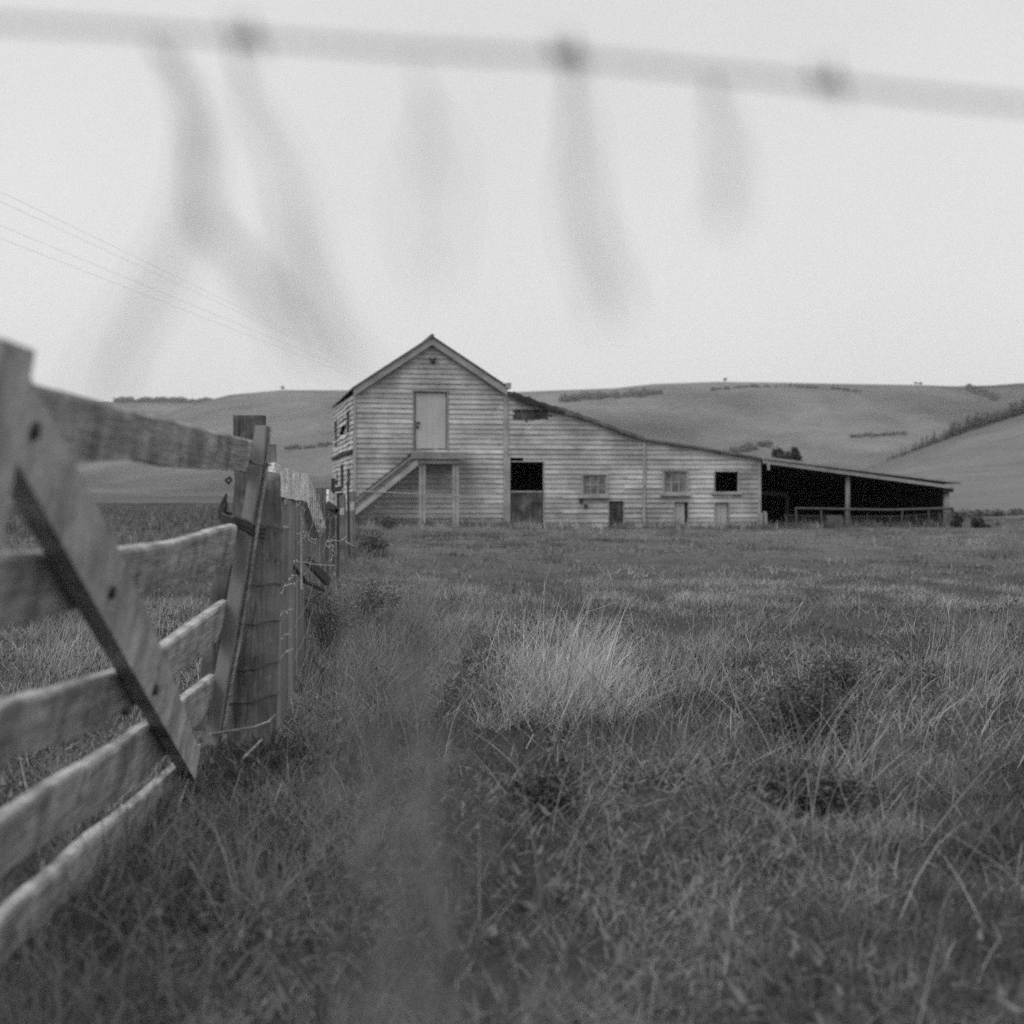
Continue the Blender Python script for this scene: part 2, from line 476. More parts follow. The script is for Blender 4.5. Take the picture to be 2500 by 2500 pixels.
# dry straw-coloured grass
S = Blades()
def fx0(d): return -0.98 - .1 * (d - 6)
def P2(px, py):  # ground point under a photograph pixel on the near flat
    y = F * EYE / (py - HY); return (px - CX) / F * y, y
def patch(px0, px1, py0, py1, n, nb, h0, h1, tone, rad_=.12, w=.0035, lean=(0, .6), curve=(-.2, 1.0), bias=(1.2, .42), seg=4):
    px = RNG.normal((px0 + px1) / 2, (px1 - px0) / 4, n); py = U(py0, py1, n)
    x, y = P2(px, py)
    clumps(S, x, y, nb, rad_, h0, h1, w, tone[0], tone[1], lean=lean, curve=curve, seg=seg, dirbias=bias, kink=.28)
patch(1170, 1560, 1650, 1790, 46, 44, .18, .52, (.13, .38), lean=(0, .9), curve=(-.2, 1.3))
patch(1230, 1490, 1630, 1750, 20, 44, .22, .66, (.20, .48), rad_=.17, lean=(0, .7), curve=(-.1, 1.0))
patch(1500, 1800, 1640, 1740, 14, 30, .14, .36, (.12, .30))
patch(1650, 1950, 1540, 1660, 14, 30, .14, .30, (.12, .30))
patch(2280, 2520, 1560, 1760, 26, 30, .18, .40, (.12, .30))
patch(1900, 2450, 1700, 1900, 24, 22, .20, .48, (.12, .30), lean=(.2, 1.0), curve=(.2, 1.2), bias=(1.2, .2))
patch(1900, 2100, 1800, 1990, 26, 12, .25, .55, (.12, .32), lean=(.3, 1.3), curve=(-.3, 1.0), bias=(1.2, .1), seg=4)
patch(1270, 1400, 1980, 2080, 8, 10, .2, .4, (.10, .28), lean=(.3, 1.2), curve=(0, 1.2), bias=(1.2, .1), seg=4)
patch(150, 440, 1930, 2150, 18, 18, .16, .38, (.10, .30), lean=(.05, .7), curve=(.2, 1.2), bias=(1.2, .3), seg=4)
patch(900, 1200, 1480, 1660, 26, 36, .25, .50, (.10, .22))
patch(720, 1000, 1620, 1900, 18, 20, .14, .34, (.10, .24))
patch(1000, 2450, 1420, 1560, 24, 18, .08, .20, (.12, .28), rad_=.25, w=.005)
patch(60, 330, 1560, 1700, 24, 34, .20, .45, (.16, .38))
patch(700, 2400, 1850, 2300, 40, 8, .22, .50, (.10, .26), lean=(.1, .9), curve=(.2, 1.4), bias=(1.2, .2))
# scattered dead stems all over the near field
d = U(6.7, 14, 60); x = fx0(d) + RNG.normal(.22, .14, 60)
clumps(S, x, d, 22, .14, .12, .38, .0035, .10, .28, lean=(.05, 1.0), curve=(-.3, 1.2), seg=4, kink=.4)
n = 110; x, y = scatter(2.4, 6.5, n)
S.add(x, y, U(.45, .85, n), U(.003, .0055, n), U(0, 6.28, n), U(.1, .9, n), U(.1, 1.8, n), U(.12, .24, n), 7)
x, y = scatter(1.5, 13, 1700)
n = len(x)
S.add(x, y, U(.12, .40, n), .003 * U(.8, 1.6, n), U(0, 6.28, n), U(.1, 1.3, n), U(-.2, 1.0, n), U(.13, .38, n), 4, kink=.4)
# dry fringe by the barn wall
u = np.concatenate([U(0, 7.0, 60), U(0, 18, 60)]); vv = U(-1.3, -.1, 120)
x = BX + u * math.cos(TH) - vv * math.sin(TH); y = BY + u * math.sin(TH) + vv * math.cos(TH)
clumps(S, x, y, 24, .3, .16, .36, .016, .18, .32, seg=2)
S.build('dry_grass', M['grass'], 'pale dry straw grass standing in loose patches in the paddock', 'dry grass')

# tall stems standing close in front of the lens, far out of focus
T = Blades()
n = 72
y = U(.62, 1.25, n); top = RNG.normal(1580, 170, n).clip(1395, 2200)
pxt = 930 + (top - 1400) * .22 + RNG.normal(0, 100, n); pxb = pxt + 150 + RNG.normal(0, 60, n)
zt_ = EYE - (top - HY) / F * y
xt, xb = (pxt - CX) / F * y, (pxb - CX) / F * y
ln = np.arctan2(np.abs(xt - xb), zt_)
T.add(xb, y, np.maximum(zt_, .25) * 1.03, U(.0025, .005, n), np.where(xt < xb, -np.pi / 2, np.pi / 2), ln, U(0, .06, n), U(.07, .17, n), 5, z=np.zeros(n))
m_ = 6                                        # loose flowering heads: fine short awns along the upper part of every stem
f = np.repeat(U(0, 1, n), m_) * 0 + U(.52, 1.0, n * m_)
X = np.repeat(xb, m_) + np.repeat(xt - xb, m_) * f; Z = np.repeat(zt_, m_) * f
T.add(X, np.repeat(y, m_), U(.03, .11, n * m_), U(.0015, .003, n * m_), U(0, 6.28, n * m_), U(.1, .9, n * m_), U(0, .9, n * m_), U(.08, .20, n * m_), 3, z=Z)
n = 70
y = U(1.0, 2.0, n); px = U(-50, 2550, n); x = (px - CX) / F * y
hh = EYE - (U(2150, 2500, n) - HY) / F * y
T.add(x, y, np.maximum(hh, .2), U(.004, .007, n), U(0, 6.28, n), U(0, .3, n), U(0, .7, n), U(.07, .2, n), 5)
T.build('tall_grass', M['grass'], 'tall blurred grass stems rising close to the camera, left of centre', 'tall grass')

# ------------------------------------------------------------------ leafy things
def leaf_cloud(name, mat, blobs, n, size, tone, parent=None, up=0.3, origin=None):
    """many small leaf faces through a set of ellipsoids; blobs: (x,y,z,rx,ry,rz,weight)"""
    w = np.array([b[6] for b in blobs], float); w /= w.sum()
    pick = RNG.choice(len(blobs), n, p=w)
    bb = np.array([b[:6] for b in blobs])[pick]
    dirs = RNG.normal(0, 1, (n, 3)); dirs /= np.linalg.norm(dirs, axis=1)[:, None]
    rr = U(0.25, 1, n) ** 0.5
    c = bb[:, :3] + dirs * rr[:, None] * bb[:, 3:]
    a = RNG.normal(0, 1, (n, 3)); a[:, 2] *= 0.6; a /= np.linalg.norm(a, axis=1)[:, None]
    b = np.cross(a, RNG.normal(0, 1, (n, 3)) + np.array([0, 0, up])); b /= np.linalg.norm(b, axis=1)[:, None] + 1e-9
    sz = size * U(.6, 1.4, n)[:, None]
    V = np.stack([c - a * sz, c + b * sz * .45, c + a * sz, c - b * sz * .45], 1).reshape(-1, 3)
    Q = np.arange(n * 4).reshape(-1, 4)
    tn = np.repeat(U(tone[0], tone[1], n), 4)
    if origin is not None: V = V - np.array(origin)
    o = np_mesh(name, V, quads=Q, mat=mat, tone=tn)
    if parent is not None: o.parent = parent
    elif origin is not None: o.location = origin
    return o

def shrub(loc, w, h, n, leaf, tone, label, name='shrub', cat='shrub', stems=7):
    x, y = loc; z = g1(x, y)
    root = empty(name, (x, y, z)); tag(root, label, cat)
    mb = MB(); blobs = []
    for k in range(stems):
        a = random.uniform(0, 6.28); r = w * random.uniform(.2, .8)
        tip = Vector((math.cos(a) * r, math.sin(a) * r, h * random.uniform(.45, .95)))
        mid = tip * 0.5 + Vector((0, 0, h * .1))
        mb.tube([(0, 0, -.03), mid, tip], [.012 * h + .004, .008 * h + .003, .003], 5)
        blobs.append((tip.x * .9, tip.y * .9, tip.z, w * .45, w * .45, h * .28, 1))
    blobs.append((0, 0, h * .35, w * .6, w * .6, h * .35, 1.5))
    for k in range(16):
        a = random.uniform(0, 6.28); r = w * random.uniform(.3, 1.15); tip = Vector((math.cos(a) * r, math.sin(a) * r, h * random.uniform(.6, 1.25)))
        mb.tube([(0, 0, 0), tip * .55 + Vector((0, 0, h * .12)), tip], [.004, .003, .0015], 4)
    mb.build('stem', M['post'], root)
    leaf_cloud('foliage', M['leaf'], blobs, n, leaf, tone, root)
    return root

sx, sy = P2(1985, 1870)  # leaf tone also takes in the shaded gaps beneath the bush
shrub((sx, sy), .26, .24, 5200, .0085, (.03, .11), 'low dark dense bush, shaded gaps under it done as dark leaves, half buried in dry stems in the right of the field')
sx, sy = P2(2040, 1750)
shrub((sx, sy), .22, .22, 4200, .0085, (.05, .15), 'small round leafy bush just behind the low dark bush')
sx, sy = P2(1330, 2020)  # dark leaf clump stands in for the shade of a hollow
shrub((sx, sy), .15, .13, 1800, .010, (.03, .09), 'flat dark leaves standing in for the shade of a hollow in front of the pale straw tussock')
sx, sy = P2(1920, 1980)  # dark leaves put in for a shaded gap in the grass
shrub((sx, sy), .30, .12, 3600, .009, (.03, .10), 'flat dark leaves standing in for a shaded gap in front of the low dark bush')
shrub((-1.10, 8.6), .22, .50, 2300, .011, (.05, .18), 'twiggy dark bush growing against the wire netting by the round post')
shrub((-1.12, 10.6), .30, .34, 1800, .012, (.06, .18), 'dark bush on the field side of the fence under the broken rail')
shrub((-2.15, 22), .42, .34, 1300, .025, (.05, .13), 'grey bushy thistle clump before the foot of the staircase by the fence')
shrub((-3.1, 36), .42, .34, 700, .03, (.05, .11), 'small dark weed against the foot of the gable wall')

# ------------------------------------------------------------------ the barn (local frame: u along the front, v into depth, z up)
c_, s_ = math.cos(TH), math.sin(TH)
def bu(px, v=0.0):
    k = (px - CX) / F
    return (k * (BY + v * c_) - BX + v * s_) / (c_ - k * s_)
def bz(px, py, v=0.0):
    u = bu(px, v)
    return EYE - (py - HY) / F * (BY + u * s_ + v * c_)
def bp(px, py, v=0.0): return bu(px, v), bz(px, py, v)

barn = empty('barn', (BX, BY, 0), TH)
tag(barn, 'old weatherboard barn with tall gable end, long lean-to and open shed', 'barn')
DEPTH = 9.6
APU, APZ = bp(1053, 836)
EUL, EZL = 0.0, bz(866, 962)
UR = bu(1235); EZR = bz(1235, 958)
UJ = bu(1573); UE = bu(1856); US = bu(2312)
BASE = -0.25

def clad(mapf, span, z0, z1, openings, rh=0.1445, miss=0.0, joint=(1.6, 4.2), prot=0.024, seed=1, missing=(), sag=0.006):
    """lapped boards on a plane; mapf(s,z,off)->xyz; span(z)->(s0,s1)"""
    rnd = random.Random(seed); mb = MB()
    nrow = int(math.ceil((z1 - z0) / rh))
    for r in range(nrow):
        zb = z0 + r * rh; zt = min(zb + rh * 1.02, z1)
        if zt - zb < .02: continue
        cuts = [zb, zt]
        for (a, b, c, d) in openings:
            for e in (c, d):
                if zb + .012 < e < zt - .012: cuts.append(e)
        cuts = sorted(set(cuts))
        # board pieces along this row
        L0, R0 = span(zb); edges = [-99.0]
        s = L0 + rnd.uniform(.3, joint[1])
        while s < R0: edges.append(s); s += rnd.uniform(*joint)
        edges.append(99.0)
        for e0, e1 in zip(edges[:-1], edges[1:]):
            if rnd.random() < miss: continue
            pb = prot + rnd.uniform(-.006, .010); zj0, zj1 = rnd.uniform(-sag, sag), rnd.uniform(-sag, sag)
            for a, b in zip(cuts[:-1], cuts[1:]):
                la, ra = span(a); lb, rb = span(b)
                ivs = [(max(min(la, lb), e0), min(max(ra, rb), e1))]
                for (o0, o1, oz0, oz1) in list(openings) + list(missing):
                    if oz0 <= (a + b) / 2 <= oz1:
                        nv = []
                        for (i0, i1) in ivs:
                            if o1 <= i0 or o0 >= i1: nv.append((i0, i1)); continue
                            if o0 > i0: nv.append((i0, o0))
                            if o1 < i1: nv.append((o1, i1))
                        ivs = nv
                for (i0, i1) in ivs:
                    if i1 - i0 < .015: continue
                    qa0, qa1 = max(i0, la), min(i1, ra); qb0, qb1 = max(i0, lb), min(i1, rb)
                    if qa1 - qa0 < .01: continue
                    if qb1 < qb0: qb0 = qb1 = (max(min(qb0, qa1), qa0))
                    oa = pb * (1 - (a - zb) / rh) + .005; ob = pb * (1 - (b - zb) / rh) + .005
                    jz = lambda q: zj0 + (zj1 - zj0) * ((q - e0) / (e1 - e0) if e1 - e0 < 20 else .5)
                    c0, c1 = jz(qa0), jz(qa1)
                    vs = [mapf(qa0, a + c0, oa), mapf(qa1, a + c1, oa), mapf(qb1, b + c1, ob), mapf(qb0, b + c0, ob),
                          mapf(qa0, a + c0, 0.0), mapf(qa1, a + c1, 0.0), mapf(qb1, b + c1, 0.0), mapf(qb0, b + c0, 0.0)]
                    mb.add(vs, [(0, 1, 2, 3), (4, 7, 6, 5), (0, 4, 5, 1), (3, 2, 6, 7), (0, 3, 7, 4), (1, 5, 6, 2)])
    return mb

front = lambda s, z, o: (s, -o, z)
side = lambda s, z, o: (-o, s, z)

def rect(px0, py0, px1, py1):
    u0, u1 = bu(px0), bu(px1); pm = (px0 + px1) / 2
    return (u0, u1, bz(pm, py1), bz(pm, py0))

R_loft = rect(1012, 957, 1090, 1098)
R_dutch = rect(1244, 1128, 1326, 1290)
R_notch = rect(1242, 1118, 1277, 1129)
R_w1 = rect(1422, 1159, 1480, 1209)
R_h1 = rect(1486, 1224, 1521, 1290)
R_w2 = rect(1620, 1150, 1677, 1204)
R_w3 = rect(1745, 1152, 1801, 1200)
R_h2 = rect(1646, 1226, 1679, 1284)
R_h3 = rect(1745, 1227, 1778, 1284)
R_miss = rect(1256, 1004, 1338, 1022)

def span_gable(z):
    if z <= EZL: l = 0.0
    else: l = APU * (z - EZL) / (APZ - EZL)
    if z <= EZR: r = UR
    else: r = UR + (APU - UR) * (z - EZR) / (APZ - EZR)
    return l, max(r, l)
wall = clad(front, span_gable, BASE, APZ - .02, [R_loft], seed=3).build('gable_wall', M['board'], barn)

RL = [bp(*p) for p in ((1240, 962), (1300, 985), (1356, 1001), (1417, 1019), (1454, 1031), (1515, 1055), (1573, 1074), (1700, 1094), (1856, 1121))]
RLu, RLz = [p[0] for p in RL], [p[1] for p in RL]
def top_at(u): return float(np.interp(u, RLu, RLz))
def span_lean(a, b):
    def f(z):
        hi = b
        if top_at(b) < z:
            lo_u, hi_u = a, b
            for _ in range(30):
                m_ = (lo_u + hi_u) / 2
                if top_at(m_) >= z: lo_u = m_
                else: hi_u = m_
            hi = lo_u
        return a, max(hi, a + .001)
    return f
clad(front, span_lean(UR + .06, UJ), BASE, RLz[0] - .02, [R_dutch, R_notch, R_w1, R_h1], seed=5, missing=[R_miss],
     sag=.012).build('lean_to_wall', M['board'], barn)
clad(front, span_lean(UJ + .05, UE), BASE, top_at(UJ), [R_w2, R_w3, R_h2, R_h3], seed=9, sag=.010).build('lean_to_wall', M['board'], barn)

# left side wall, seen very obliquely
def sv(px):   # depth along the side wall under a photograph column
    k = (px - CX) / F
    # BX - v s = k (BY + v c)
    return (BX - k * BY) / (k * c_ + s_)
def sz(px, py): return EYE - (py - HY) / F * (BY + sv(px) * c_)
def srect(px0, py0, px1, py1):
    v0, v1 = sorted((sv(px0), sv(px1))); pm = (px0 + px1) / 2
    return (v0, v1, sz(pm, py1), sz(pm, py0))
S_open = [srect(848.5, 1003, 856, 1056), srect(819, 1027, 825, 1077), srect(834, 1135, 841.5, 1194), srect(850.5, 1143, 857.5, 1186),
          srect(822, 1155, 826.5, 1185)]
zg = sz(840, 1098)
S_miss = [(0.1, DEPTH - .1, sz(864, 1097), sz(864, 1088)), srect(832.5, 1036, 848, 1046), srect(814, 1054, 819.5, 1063), srect(817, 1084, 824, 1092)]
clad(side, lambda z: (0.0, DEPTH), BASE, EZL - .05, S_open, seed=12, missing=S_miss, miss=.02, joint=(1.0, 2.6), prot=.034, sag=.03).build('side_wall', M['board_side'], barn)
for (a, b, c, d) in S_open[:4]:
    mb = MB(); e = .07
    mb.loft([[(-.045, a - e, d + e), (-.012, a - e, d + e), (-.012, a, d), (-.045, a, d)], [(-.045, a - e, c - e), (-.012, a - e, c - e), (-.012, a, c), (-.045, a, c)],
             [(-.045, b + e, c - e), (-.012, b + e, c - e), (-.012, b, c), (-.045, b, c)], [(-.045, b + e, d + e), (-.012, b + e, d + e), (-.012, b, d), (-.045, b, d)]])
    mb.build('window_frame', M['trim'], barn)
MB().box(-.10, -.03, 0.1, DEPTH, sz(864, 1102) - .02, sz(864, 1097) - .012).build('ledge', M['dark_wood'], barn)

_r0, _r1 = bp(1857, 1119), bp(2338, 1180)
def rz(u): return _r0[1] - .02 + (_r1[1] - _r0[1]) * (u - _r0[0]) / (_r1[0] - _r0[0])
# unlit shell of the inside: rear and far walls, loft floor, partitions
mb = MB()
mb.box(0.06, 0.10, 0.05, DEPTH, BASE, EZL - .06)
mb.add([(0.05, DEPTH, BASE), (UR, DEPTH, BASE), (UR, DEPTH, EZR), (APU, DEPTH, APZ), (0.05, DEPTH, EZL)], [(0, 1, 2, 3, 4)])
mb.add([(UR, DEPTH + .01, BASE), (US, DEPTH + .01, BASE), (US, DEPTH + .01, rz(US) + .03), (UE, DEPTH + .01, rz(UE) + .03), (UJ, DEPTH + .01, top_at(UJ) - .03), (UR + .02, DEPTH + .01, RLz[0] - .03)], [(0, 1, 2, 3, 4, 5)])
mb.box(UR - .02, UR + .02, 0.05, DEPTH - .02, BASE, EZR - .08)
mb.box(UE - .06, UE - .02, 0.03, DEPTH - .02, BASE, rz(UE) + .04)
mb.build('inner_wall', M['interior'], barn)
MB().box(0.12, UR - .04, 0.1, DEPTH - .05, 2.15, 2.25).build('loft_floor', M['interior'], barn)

# corner boards and joints
def strip(px0, px1, py0, py1, off=.035):
    u0, u1 = bu(px0), bu(px1)
    return MB().box(u0, u1, -off, .01, bz(px0, py1), bz(px0, py0))
mb = strip(863.5, 869, 958, 1296, .045); mb.box(-.045, .0, .012, .10, BASE, EZL - .08); mb.build('corner_board', M['trim'], barn)
strip(1228, 1240, 958, 1296, .05).build('corner_board', M['trim'], barn)
strip(1569, 1575.5, 1074, 1300, .05).build('corner_board', M['trim'], barn)
strip(1850, 1857, 1122, 1302, .05).build('corner_board', M['trim'], barn)
strip(1236, 1245, 1112, 1290, .055).build('door_post', M['trim'], barn)

# gable roof: two corrugated planes with bargeboards
def rake(pa, pb_, w, name, mat, v0=-.16, v1=-.13, drop=0.0):
    (u0, z0), (u1, z1) = pa, pb_
    mb = MB(); 
    mb.loft([[(u0, v0, z0 - w - drop), (u0, v1, z0 - w - drop), (u0, v1, z0 - drop), (u0, v0, z0 - drop)],
             [(u1, v0, z1 - w - drop), (u1, v1, z1 - w - drop), (u1, v1, z1 - drop), (u1, v0, z1 - drop)]])
    return mb.build(name, mat, barn)
TA = bp(1053, 824); TLf = bp(862, 949); TRt = bp(1236, 947)
rake(TA, TLf, .225, 'bargeboard', M['fascia'])
rake((TA[0] + .002, TA[1] - .001), TRt, .225, 'bargeboard', M['fascia'], -.158, -.128)
def roof_plane(a, b, v0, v1, th, name, amp=.012, per=.076 * 2):
    (u0, z0), (u1, z1) = a, b
    mb = MB(); n = int((v1 - v0) / per * 4)
    dn = Vector((-(z1 - z0), 0, (u1 - u0))).normalized()
    if dn.z < 0: dn = -dn
    vs = []; fs = []
    for i in range(n + 1):
        v = v0 + (v1 - v0) * i / n; o = amp * math.sin(i * math.pi / 2)
        for (u, z) in (a, b):
            vs.append((u + dn.x * o, v, z + dn.z * o)); 
        for (u, z) in (a, b):
            vs.append((u + dn.x * (o - th), v, z + dn.z * (o - th)))
    for i in range(n):
        p = i * 4; q_ = p + 4
        fs += [(p, q_, q_ + 1, p + 1), (p + 2, p + 3, q_ + 3, q_ + 2), (p, p + 2, q_ + 2, q_), (p + 1, q_ + 1, q_ + 3, p + 3)]
    fs += [(0, 1, 3, 2), (n * 4, n * 4 + 2, n * 4 + 3, n * 4 + 1)]
    mb.add(vs, fs)
    return mb.build(name, M['iron'], barn)
roof_plane((TA[0], TA[1] + .03), (TLf[0] - .02, TLf[1] + .03), -.2, DEPTH + .1, .03, 'roof')
roof_plane((TA[0] + .005, TA[1] + .03), (TRt[0] + .03, TRt[1] + .03), -.2, DEPTH + .1, .03, 'roof')
MB().tube([(TA[0], -.22, TA[1] + .03), (TA[0], DEPTH + .1, TA[1] + .03)], .06, 8).build('ridge_cap', M['iron'], barn)
gu, gz_ = bp(1235, 941)
mb = MB(); mb.box(gu - .03, gu + .12, -.22, DEPTH, gz_ - .10, gz_ + .06); mb.build('gutter', M['fascia'], barn)
# vent bracket under the apex
vu, vz = bp(1056, 880)
mb = MB(); mb.bar((vu - .09, -.07, vz + .06), (vu + .05, -.14, vz - .06), .07, .05); mb.bar((vu + .09, -.07, vz + .07), (vu, -.12, vz), .05, .05)
mb.bar((vu - .02, -.05, vz - .08), (vu + .03, -.10, vz + .02), .09, .05)
mb.build('hoist_bracket', M['dark_wood'], barn)

# lean-to roofs
def lean_roof(i0, i1, name, th, jag=0.0):
    mb = MB(); pts = [(RLu[i], RLz[i]) for i in range(i0, i1 + 1)]
    if jag:
        dense = []
        for (p, q_) in zip(pts[:-1], pts[1:]):
            for k in range(8): dense.append((p[0] + (q_[0] - p[0]) * k / 8, p[1] + (q_[1] - p[1]) * k / 8))
        pts = dense + [pts[-1]]
    rnd = random.Random(4)
    secs = []
    for (u, z) in pts:
        jt = rnd.uniform(-.2, 1) * jag; jb = rnd.uniform(0, 1) * jag
        secs.append([(u, -.13, z - th * .3 - jb), (u, DEPTH + .1, z - th * .3), (u, DEPTH + .1, z + th), (u, -.13, z + th + jt)])
    mb.loft(secs)
    return mb.build(name, M['iron'], barn)
lean_roof(0, 3, 'roof', .07, .06)
lean_roof(3, 6, 'roof', .065, .02)
lean_roof(6, 8, 'roof', .05)
# broken rafter ends and torn sheet along the upper lean-to edge
mb = MB(); rnd = random.Random(8)
for k in range(26):
    u = RLu[0] + rnd.uniform(0.0, 1.35); z = top_at(u)
    mb.bar((u, -.17, z + rnd.uniform(-.06, .10)), (u + rnd.uniform(.15, .4), -.16 - rnd.uniform(0, .05), z - rnd.uniform(.05, .16)), .05, rnd.uniform(.05, .12))
mb.build('broken_rafter', M['dark_wood'], barn)
mb = MB()
rnd = random.Random(31); u = R_miss[0] - .05
while u < R_miss[1]:
    w_ = rnd.uniform(.06, .2); mb.box(u, u + w_ + .02, -.018 + rnd.uniform(-.014, .012), .05, R_miss[2] - rnd.uniform(.0, .10), R_miss[3] + rnd.uniform(-.05, .10)); u += w_
mb.build('backing_board', M['door_dark'], barn)
for px, py in ((1418, 1223), (1430, 1236)):
    u, z = bp(px, py); mb = MB(); mb.box(u - .05, u + .05, -.045, -.01, z - .06, z + .06); mb.build('hinge_plate', M['bolt'], barn)

# open shed: roof slab, two fascia boards, posts
s0, s1 = bp(1857, 1119), bp(2338, 1180)
mb = MB(); mb.loft([[(s0[0], -.30, s0[1] - .02), (s0[0], DEPTH + .1, s0[1] - .02), (s0[0], DEPTH + .1, s0[1] + .05), (s0[0], -.30, s0[1] + .05)],
                    [(s1[0], -.30, s1[1] - .02), (s1[0], DEPTH + .1, s1[1] - .02), (s1[0], DEPTH + .1, s1[1] + .05), (s1[0], -.30, s1[1] + .05)]])
mb.build('shed_roof', M['fascia'], barn)
a, b = (s0[0], s0[1] - .025), bp(2318, 1186)
mb = MB(); mb.loft([[(a[0], -.25, a[1] - .13), (a[0], -.20, a[1] - .13), (a[0], -.20, a[1]), (a[0], -.25, a[1])],
                    [(b[0], -.25, b[1] - .10), (b[0], -.20, b[1] - .10), (b[0], -.20, b[1]), (b[0], -.25, b[1])]])
mb.build('fascia', M['trim'], barn)
e0, e1 = bp(2296, 1191), bp(2321, 1194)
mb = MB(); mb.box(e0[0], e1[0], -.19, -.02, e1[1] - .10, e1[1] + .04); mb.build('beam_end', M['dark_wood'], barn)
mb = MB(); mb.box(s0[0], e1[0] - .1, .14, .24, e1[1] - .12, e1[1] - .02); 
def shed_post(px0, px1, py0, py1, v, rnd_=False):
    u0, u1 = bu(px0, v), bu(px1, v); mb = MB(); r = (u1 - u0) / 2
    z0, z1 = bz(px0, py1, v) - .1, bz(px0, py0, v)
    mb.tube([((u0 + u1) / 2, v, z0), ((u0 + u1) / 2 + .01, v, (z0 + z1) / 2), ((u0 + u1) / 2, v, z1)], [r, r * .97, r * .9], 10)
    return mb.build('post', M['paling'], barn, smooth=True)
shed_post(2063, 2075, 1163, 1302, -.02)
shed_post(2302, 2317, 1188, 1306, -.02)
u, z = bp(1876, 1138, -.28); mb = MB(); mb.box(u - .035, u + .04, -.30, -.27, z - .12, z + .10); mb.build('hanging_cap', M['trim'], barn)
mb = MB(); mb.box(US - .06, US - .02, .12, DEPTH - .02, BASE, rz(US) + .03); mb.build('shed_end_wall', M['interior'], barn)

# openings
def frame(rc, w, off, name='frame', mat='trim', parent=None, sill=None):
    u0, u1, z0, z1 = rc; mb = MB()
    mb.box(u0 - w, u0, -off, .03, z0, z1); mb.box(u1, u1 + w, -off, .03, z0, z1); mb.box(u0 - w, u1 + w, -off, .03, z1, z1 + w)
    return mb.build(name, M[mat], parent)
def window(rc, cols, rows, glass=True, mat='trim', bars=True):
    u0, u1, z0, z1 = rc
    root = empty('window'); root.parent = barn
    frame(rc, .035, .045, 'frame', mat, root)
    MB().box(u0 - .12, u1 + .10, -.10, .02, z0 - .085, z0).build('sill', M[mat], root)
    if bars:
        mb = MB()
        for i in range(1, cols): 
            x = u0 + (u1 - u0) * i / cols; mb.box(x - .014, x + .014, .004, .032, z0, z1)
        for j in range(1, rows):
            zz = z0 + (z1 - z0) * j / rows; mb.box(u0, u1, .008, .028, zz - .012, zz + .012)
        mb.box(u0, u0 + .04, .002, .034, z0, z1); mb.box(u1 - .04, u1, .002, .034, z0, z1)
        mb.box(u0 + .04, u1 - .04, .002, .034, z0, z0 + .04); mb.box(u0 + .04, u1 - .04, .002, .034, z1 - .04, z1)
        mb.build('sash', M['trim'], root)
    if glass: MB().box(u0, u1, .018, .022, z0, z1).build('pane', M['glass'], root)
    return root
w1 = window(R_w1, 3, 2)
w2 = window(R_w2, 3, 2)
w3 = window(R_w3, 1, 1, glass=False, bars=False)
w3['label'] = 'open window without glass, black inside'

def planked(rc, mat, v0, v1, w, rnd=random.Random(2), gap=.004):
    u0, u1, z0, z1 = rc; mb = MB(); u = u0
    while u < u1 - .01:
        e = min(u + w * rnd.uniform(.9, 1.1), u1); mb.box(u + gap, e - gap, v0 + rnd.uniform(0, .006), v1, z0 + rnd.uniform(0, .02), z1); u = e
    return mb
ld = empty('loft_door'); ld.parent = barn
rc = R_loft
planked((rc[0] + .03, rc[1] - .02, rc[2] + .02, rc[3] - .03), 'door_paint', .0, .03, .16, gap=.0012).build('panel', M['door_paint'], ld)
mb = MB(); mb.box(rc[0] - .06, rc[1] + .06, -.06, .03, rc[3], rc[3] + .05); mb.box(rc[0] - .05, rc[0], -.04, .03, rc[2], rc[3]); mb.box(rc[1], rc[1] + .05, -.04, .03, rc[2], rc[3])
mb.build('frame', M['stile'], ld)
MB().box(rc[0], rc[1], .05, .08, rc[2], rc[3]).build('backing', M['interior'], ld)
MB().box(rc[0] + .05, rc[0] + .16, -.02, -.004, rc[2] + .75, rc[2] + .80).build('latch', M['bolt'], ld)
MB().box(rc[0] + .05, rc[0] + .12, -.02, -.004, rc[2] + .62, rc[2] + .70).build('handle', M['bolt'], ld)

dd = empty('stable_door'); dd.parent = barn
rc = R_dutch; zsplit = bz(1285, 1198)
planked((rc[0] + .02, rc[1] - .02, rc[2], zsplit), 'door_dark', .0, .035, .17).build('lower_leaf', M['door_dark'], dd)
mb = MB(); mb.box(rc[0] + .02, rc[1] - .02, -.018, -.002, zsplit - .05, zsplit - .005); mb.build('rail', M['trim'], dd)
frame(rc, .03, .035, 'frame', 'trim', dd)
dd['label'] = 'stable door, upper half open and black, stained lower leaf shut'
for rc, mat, lab, jamb in ((R_h1, 'door_dark', 'small dark hatch door', 0), (R_h2, 'door_paint', 'small pale hatch door set back beside a dark jamb', 1), (R_h3, 'door_paint', 'small pale hatch door with shadowed edges', 1)):
    h = empty('hatch'); h.parent = barn; h['label'] = lab
    planked((rc[0] + .01, rc[1] - .07 * jamb * (rc is R_h2) - .01, rc[2], rc[3] - .03), mat, .04, .06, .2).build('panel', M[mat], h)
    frame(rc, .025, .035, 'frame', 'trim', h)
    MB().box(rc[0], rc[1], .07, .10, rc[2], rc[3]).build('backing', M['interior'], h)

